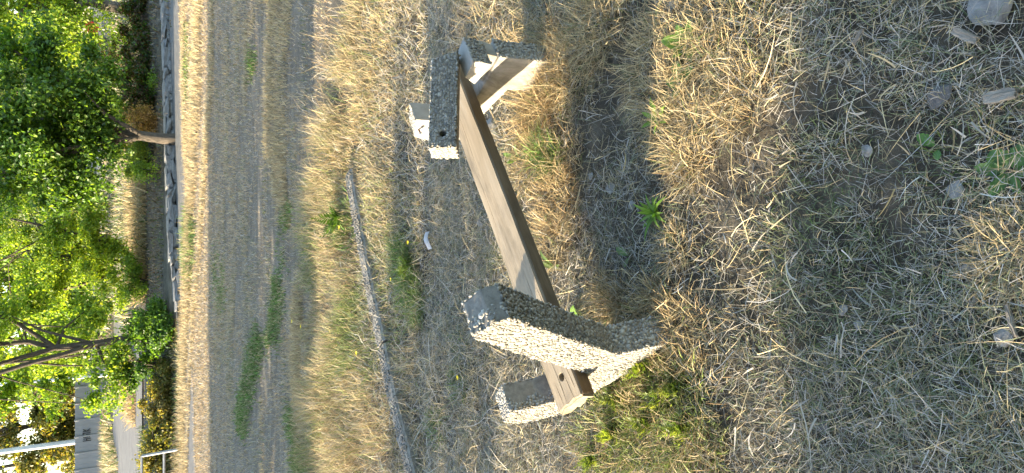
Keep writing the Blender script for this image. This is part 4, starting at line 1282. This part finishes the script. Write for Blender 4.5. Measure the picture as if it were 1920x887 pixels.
def frond_mesh(length, droop, cols):
    V, F, C = [], [], []
    c0 = cols[rng.randint(len(cols))] * rng.uniform(.7, 1.25)
    K = 11
    def pt(t): return np.array([length * t * (1 - .2 * droop * t), 0, length * (.45 * t - droop * t * t)])
    def quad(p, d, w, s):
        i = len(V)
        d = np.array(d); n = unit(np.cross(d, [0, 0, 1.]) + rng.normal(0, .35, 3))
        V.extend([p, p + d * s * .5 + n * w, p + d * s, p + d * s * .5 - n * w])
        F.append((i, i + 1, i + 2, i + 3)); c = c0 * rng.uniform(.8, 1.2); C.extend([c] * 4)
    for i in range(K):
        quad(pt(i / K), unit(pt((i + 1) / K) - pt(i / K)), length * .012, np.linalg.norm(pt((i + 1) / K) - pt(i / K)))
        t = (i + .8) / K; s = length * .24 * math.sin(math.pi * min(1, t * .8 + .2)) + .004
        for sd in (-1, 1):
            quad(pt(t), unit(np.array([.65, sd * .75, .25 + rng.uniform(-.3, .3)])), s * .15, s)
    quad(pt(1), unit(np.array([1, 0, -.2])), length * .03, length * .14)
    me = np_mesh('leaf', np.array(V), np.array(F), np.array(C))
    me.materials.append(M_LEAF)
    return me

def weed(name, label, px, py, leaves, cols=GRNB, z=0.0, serr=0, stalk=None):
    g = G(px, py, z)
    g[2] = float(hg(g[0], g[1])) + .004
    w = tag(empty(name, g), label, 'weed')
    for (az, el, ln, wd, dr) in leaves:
        me = frond_mesh(ln, dr, cols) if name == 'feathery_weed' else leaf_mesh(ln, wd, dr, serr, 9, cols, .3, rng.uniform(0, .03))
        o = bpy.data.objects.new('leaf', me); col.objects.link(o); o.parent = w
        o.rotation_euler = (rng.uniform(-.25, .25), -math.radians(el), math.radians(az))
        o.location = (.006 * math.cos(math.radians(az)), .006 * math.sin(math.radians(az)), .004)
    return w

DOCK = np.array([[.075, .17, .045], [.09, .20, .05], [.065, .15, .04]])
PLANT = np.array([[.16, .30, .035], [.13, .26, .03], [.19, .33, .05]])
weed('broadleaf_weed', 'dark green broad serrated leaves in shade, lying on straw', 1885, 318,
     [(80, 12, .058, .028, .35), (150, 14, .058, .025, .3), (205, 10, .052, .024, .35), (35, 14, .048, .040, .3), (-40, 10, .058, .04, .35), (255, 16, .04, .019, .3)], DOCK, 0, .10)
weed('curly_weed', 'bright green curly-leaved weed catching the sun beside a pale stone', 1238, 400,
     [(rng.uniform(0, 360), rng.uniform(25, 80), rng.uniform(.045, .095), rng.uniform(.009, .016), rng.uniform(.3, 1.3)) for _ in range(17)], PLANT * .75, 0, .12)
weed('plantain', 'pale green plantain with round leaves in the sunny straw', 1300, 85,
     [(75, 40, .085, .042, .3), (20, 35, .07, .035, .4), (130, 35, .06, .03, .4), (-20, 25, .07, .032, .4), (200, 20, .06, .03, .4)], PLANT * .9 + .03, 0, 0)
weed('plantain', 'plantain half buried in sunny straw below the pale one', 1290, 160,
     [(10, 25, .075, .04, .4), (70, 30, .06, .034, .4), (-50, 20, .07, .034, .4), (140, 30, .05, .026, .4)], DOCK, 0, 0)
weed('narrow_weed', 'small yellow green weed with narrow leaves at the sunny straw edge', 1245, 225,
     [(0, 40, .075, .018, .5), (60, 45, .06, .016, .5), (-60, 30, .07, .016, .4), (120, 50, .06, .016, .5), (190, 40, .06, .014, .5), (-110, 35, .055, .014, .5)], PLANT, 0, .1)
weed('long_leaf_weed', 'pointed dark green leaf lying under the plank', 1050, 505,
     [(40, 25, .10, .026, .4), (65, 30, .08, .018, .4), (-70, 30, .06, .02, .4)], GRN, 0, 0)
weed('round_leaf_weed', 'single yellow green round leaf touching the pebbled leaning support', 1098, 598,
     [(0, 45, .062, .052, .5), (110, 30, .045, .03, .4)], PLANT * .7, 0, 0)
weed('pointed_weed', 'pale green pointed leaves beside the green tuft near the snapped support', 975, 298,
     [(70, 30, .085, .024, .4), (110, 40, .06, .018, .4), (-10, 30, .065, .02, .4)], PLANT * .8 + .05, 0, 0)
weed('flat_leaf_weed', 'single blue green leaf flat on the shaded straw below the curly weed', 1187, 480, [(60, 12, .05, .026, .2), (170, 10, .035, .02, .2)], DOCK * .9 + .04, 0, .1)
weed('flat_leaf_weed', 'small dark green leaf alone in the shade above the broad leaves', 1750, 275, [(50, 14, .042, .024, .2), (190, 10, .026, .016, .2)], DOCK, 0, .1)
# feathery green mass at the foot of the near support
for k, (px, py, m, lab) in enumerate([(1175, 745, 15, 'feathery green weed at the foot of the leaning support'), (1225, 690, 12, 'green weed right against the leaning support foot'), (1235, 790, 15, 'green weed in the middle of the sunny clump below the plank end'),
                                      (1170, 810, 14, 'bright green weed between plank end and picture edge'), (1290, 720, 13, 'dark green weed on the shade edge of the sunny clump'), (1300, 800, 12, 'bluish green weed at the shade edge by the picture border'), (1130, 855, 11, 'low green weed at the picture border left of the sunny clump'), (1255, 745, 13, 'dense leafy weed between the sunny clump and the support foot')]):
    weed('feathery_weed', lab, px, py, [(rng.uniform(0, 360), rng.uniform(10, 75), rng.uniform(.035, .085), rng.uniform(.010, .020), rng.uniform(.2, .8)) for _ in range(int(m * 1.9))], GRN * 1.1 if k % 2 else GRN * .85, 0, .35)
weed('feathery_weed', 'dark green weed with a yellow flower behind the plank', 780, 500, [(rng.uniform(0, 360), rng.uniform(20, 75), rng.uniform(.06, .11), rng.uniform(.010, .018), rng.uniform(.2, .8)) for _ in range(26)], GRN, 0, .3)
weed('feathery_weed', 'bright green leafy weed in the tall yellow grass above the kerb', 650, 410, [(rng.uniform(0, 360), rng.uniform(20, 70), rng.uniform(.12, .24), rng.uniform(.014, .026), rng.uniform(.2, .7)) for _ in range(18)], PLANT * .4, 0, .3)

# yellow flowers
def flower(px, py, h, label, r=.011):
    g = G(px, py, h); z0 = float(hg(g[0], g[1]))
    fl_ = tag(empty('yellow_flower', (g[0], g[1], z0)), label, 'flower')
    V, F = tube([([(0, 0, 0), (.004, 0, h * .5), (0, 0, h)], [.0012, .0012, .001])], 5, 0)
    C = np.repeat(np.array([[.16, .24, .05]]), len(V), 0)
    link('stem', np_mesh('stem', V, F, C), M_LEAF, fl_)
    bm = bmesh.new()
    for k in range(14):
        a = 2 * math.pi * k / 14
        d = Vector((math.cos(a), math.sin(a), .35)); s = Vector((-math.sin(a), math.cos(a), 0)) * r * .3
        q = [bm.verts.new(v) for v in (Vector((0, 0, h)), Vector((0, 0, h)) + d * r * .6 + s, Vector((0, 0, h)) + d * r * 1.1, Vector((0, 0, h)) + d * r * .6 - s)]
        bm.faces.new(q)
    link('petals', bm_mesh('petals', bm), M_YELLOW, fl_)
flower(768, 455, .07, 'yellow flower at the end of the dark weed behind the plank')
flower(738, 524, .07, 'yellow flower just below the kerb')
flower(865, 707, .03, 'tiny yellow flower between kerb and short seat arm')
flower(680, 662, .09, 'yellow flower in the tall grass near the kerb', .013)
flower(640, 427, .12, 'yellow flower in the bright green weed above the kerb', .014)
flower(548, 602, .06, 'yellow flower at the edge of the mown lawn', .016)
flower(565, 612, .06, 'second yellow flower at the edge of the mown lawn', .016)

# ------------------------------------------------------------------ stones, chips, litter
def rock(name, label, px, py, size, mat, flat=.55, rot=None, seed=0, z=0.0, cat='stone', aspect=1.3, sink=.35):
    g = G(px, py, z); z0 = float(hg(g[0], g[1]))
    size *= .8
    bm = bmesh.new()
    bmesh.ops.create_icosphere(bm, subdivisions=3, radius=1)
    for v in bm.verts:
        v.co *= 1 + .35 * mnoise.noise(v.co * 1.1 + Vector((seed * 3.3, 0, 0))) + .10 * mnoise.noise(v.co * 3 + Vector((0, seed, 0)))
        for ax in (Vector((.6, .3, .74)), Vector((-.5, .4, .76)), Vector((.1, -.7, .7)), Vector((-.8, -.5, .2)), Vector((.9, -.2, .3))):
            ax = (ax + mnoise.noise_vector(Vector((seed, seed * .7, 3))) * .4).normalized()
            d = v.co.dot(ax) - .58
            if d > 0: v.co -= ax * d * .85
        v.co = Vector((v.co.x * size * aspect * .5, v.co.y * size * .5, v.co.z * size * flat * .5))
    o = link(name, bm_mesh(name, bm), mat)
    o.location = (g[0], g[1], z0 + size * flat * .5 * (1 - sink) + .008)
    o.rotation_euler = (rng.uniform(-.2, .2), rng.uniform(-.2, .2), rot if rot is not None else rng.uniform(0, 6.28))
    return tag(o, label, cat)

rock('stone', 'rounded pale grey stone in shaded straw near the picture border', 1883, 634, .042, M_ROCK, .7, .5, 1)
rock('stone', 'grey stone touching the curly green weed', 1190, 385, .036, M_ROCK, .6, 1.0, 2)
rock('stone', 'whitish stone in the sunny straw at the picture border', 1265, 12, .038, M_ROCK, .5, 1.4, 3)
rock('stone', 'grey stone in the grass right behind the plank', 905, 416, .05, M_ROCK, .7, 1.2, 4)
rock('stone', 'flat pale stone half cut by the picture corner', 1850, 6, .10, M_ROCK, .25, .3, 5)
rock('stone', 'small bluish stone sunk in the shaded straw', 1612, 608, .022, M_ROCK, .7, .2, 6)
rock('stone', 'small pale stone in the straw near the sunny patch', 1806, 503, .022, M_ROCK, .5, .9, 7)
rock('stone', 'flat grey stone sunk in straw below the broad leaves', 1785, 355, .040, M_ROCK, .25, .4, 8)
rock('stone', 'dark slate-like stone lying in the shaded straw', 1755, 178, .055, M_SLATE, .4, 2.2, 9, aspect=1.8)
rock('stone', 'small black stone in the shaded straw', 1613, 168, .018, M_SLATE, .7, .3, 10)
rock('stone', 'brownish lump in the shaded straw', 1555, 800, .035, M_SLATE, .5, .3, 11)
rock('stone', 'grey stone in shade above the curly weed', 1112, 330, .030, M_ROCK, .5, .3, 12)
rock('stone', 'flat pale stone among shaded straw between plank and curly weed', 1150, 352, .045, M_ROCK, .2, .7, 13)
rock('stone', 'white stone at the foot of the leaning support', 1165, 615, .035, M_ROCK, .6, .7, 14)
rock('stone', 'bluish rubble stone beneath the plank by the snapped support', 925, 236, .085, M_ROCK, .8, .5, 15)
rock('stone', 'rough rubble lump beside the leaning support foot', 1215, 610, .05, M_ROCK, .7, .2, 16)
rock('stone', 'pale sliver of stone in grey straw', 1583, 580, .03, M_ROCK, .3, .2, 17)
rock('stone', 'earthy brown stone in shaded straw', 1625, 283, .03, M_ROCK, .4, .2, 18)

def chip(label, px, py, L_, W_, T_, rz, seed):
    g = G(px, py); z0 = float(hg(g[0], g[1]))
    bm = bmesh.new(); bmesh.ops.create_cube(bm, size=1)
    bmesh.ops.subdivide_edges(bm, edges=bm.edges[:], cuts=4, use_grid_fill=True)
    for v in bm.verts:
        c = v.co.copy()
        tap = 1 - .5 * max(0, abs(c.x) * 2 - .55)
        v.co = Vector((c.x * L_ + .006 * mnoise.noise(Vector((c.y * 5, c.z * 5, seed))), c.y * W_ * tap, c.z * T_)) + mnoise.noise_vector(Vector((c.x * 3, c.y * 4, c.z * 4 + seed))) * .003
    o = link('wood_chip', bm_mesh('wood_chip', bm), M_CHIP)
    o.location = (g[0], g[1], z0 + T_ * .5 + .032); o.rotation_euler = (rng.uniform(-.15, .15), rng.uniform(-.15, .15), rz)
    return tag(o, label, 'wood chip', 'old wood chips in the straw')
chip('split grey wood chip lying next to the flat pale stone', 1814, 68, .052, .016, .010, .95, 1)
chip('grey wood chip near the picture border, above the broad leaves', 1880, 181, .056, .022, .012, .05 + math.pi / 2, 2)
chip('small pale wood splinter in the straw near the border', 1620, 72, .035, .008, .005, 2.6, 3)
chip('thin brown stick at the edge of the small sunny patch', 1905, 600, .06, .008, .006, .3, 4)

# folded white paper on the grass behind the plank
g = G(814, 451); z0 = float(hg(g[0], g[1]))
bm = bmesh.new()
rows = []
for i in range(9):
    t = i / 8
    rows.append([bm.verts.new((( t - .5) * .030 + .004 * math.sin(j * 1.3), (j / 5 - .5) * .082, .020 + .010 * math.sin(t * math.pi) + .003 * mnoise.noise(Vector((i * .5, j * .6, 1))) - .012 * ((j / 5 - .5) ** 2) * 4)) for j in range(6)])
for i in range(8):
    for j in range(5):
        bm.faces.new((rows[i][j], rows[i][j + 1], rows[i + 1][j + 1], rows[i + 1][j]))
ret = bmesh.ops.solidify(bm, geom=bm.faces[:], thickness=.004)
pp = link('paper_scrap', bm_mesh('paper_scrap', bm, True), M_PAPER)
pp.scale = (1.25, 1.1, 1.2); pp.location = (g[0], g[1], z0 + .018); pp.rotation_euler = (.1, .05, math.radians(-80))
tag(pp, 'folded white paper scrap on the grey grass between kerb and plank', 'paper')
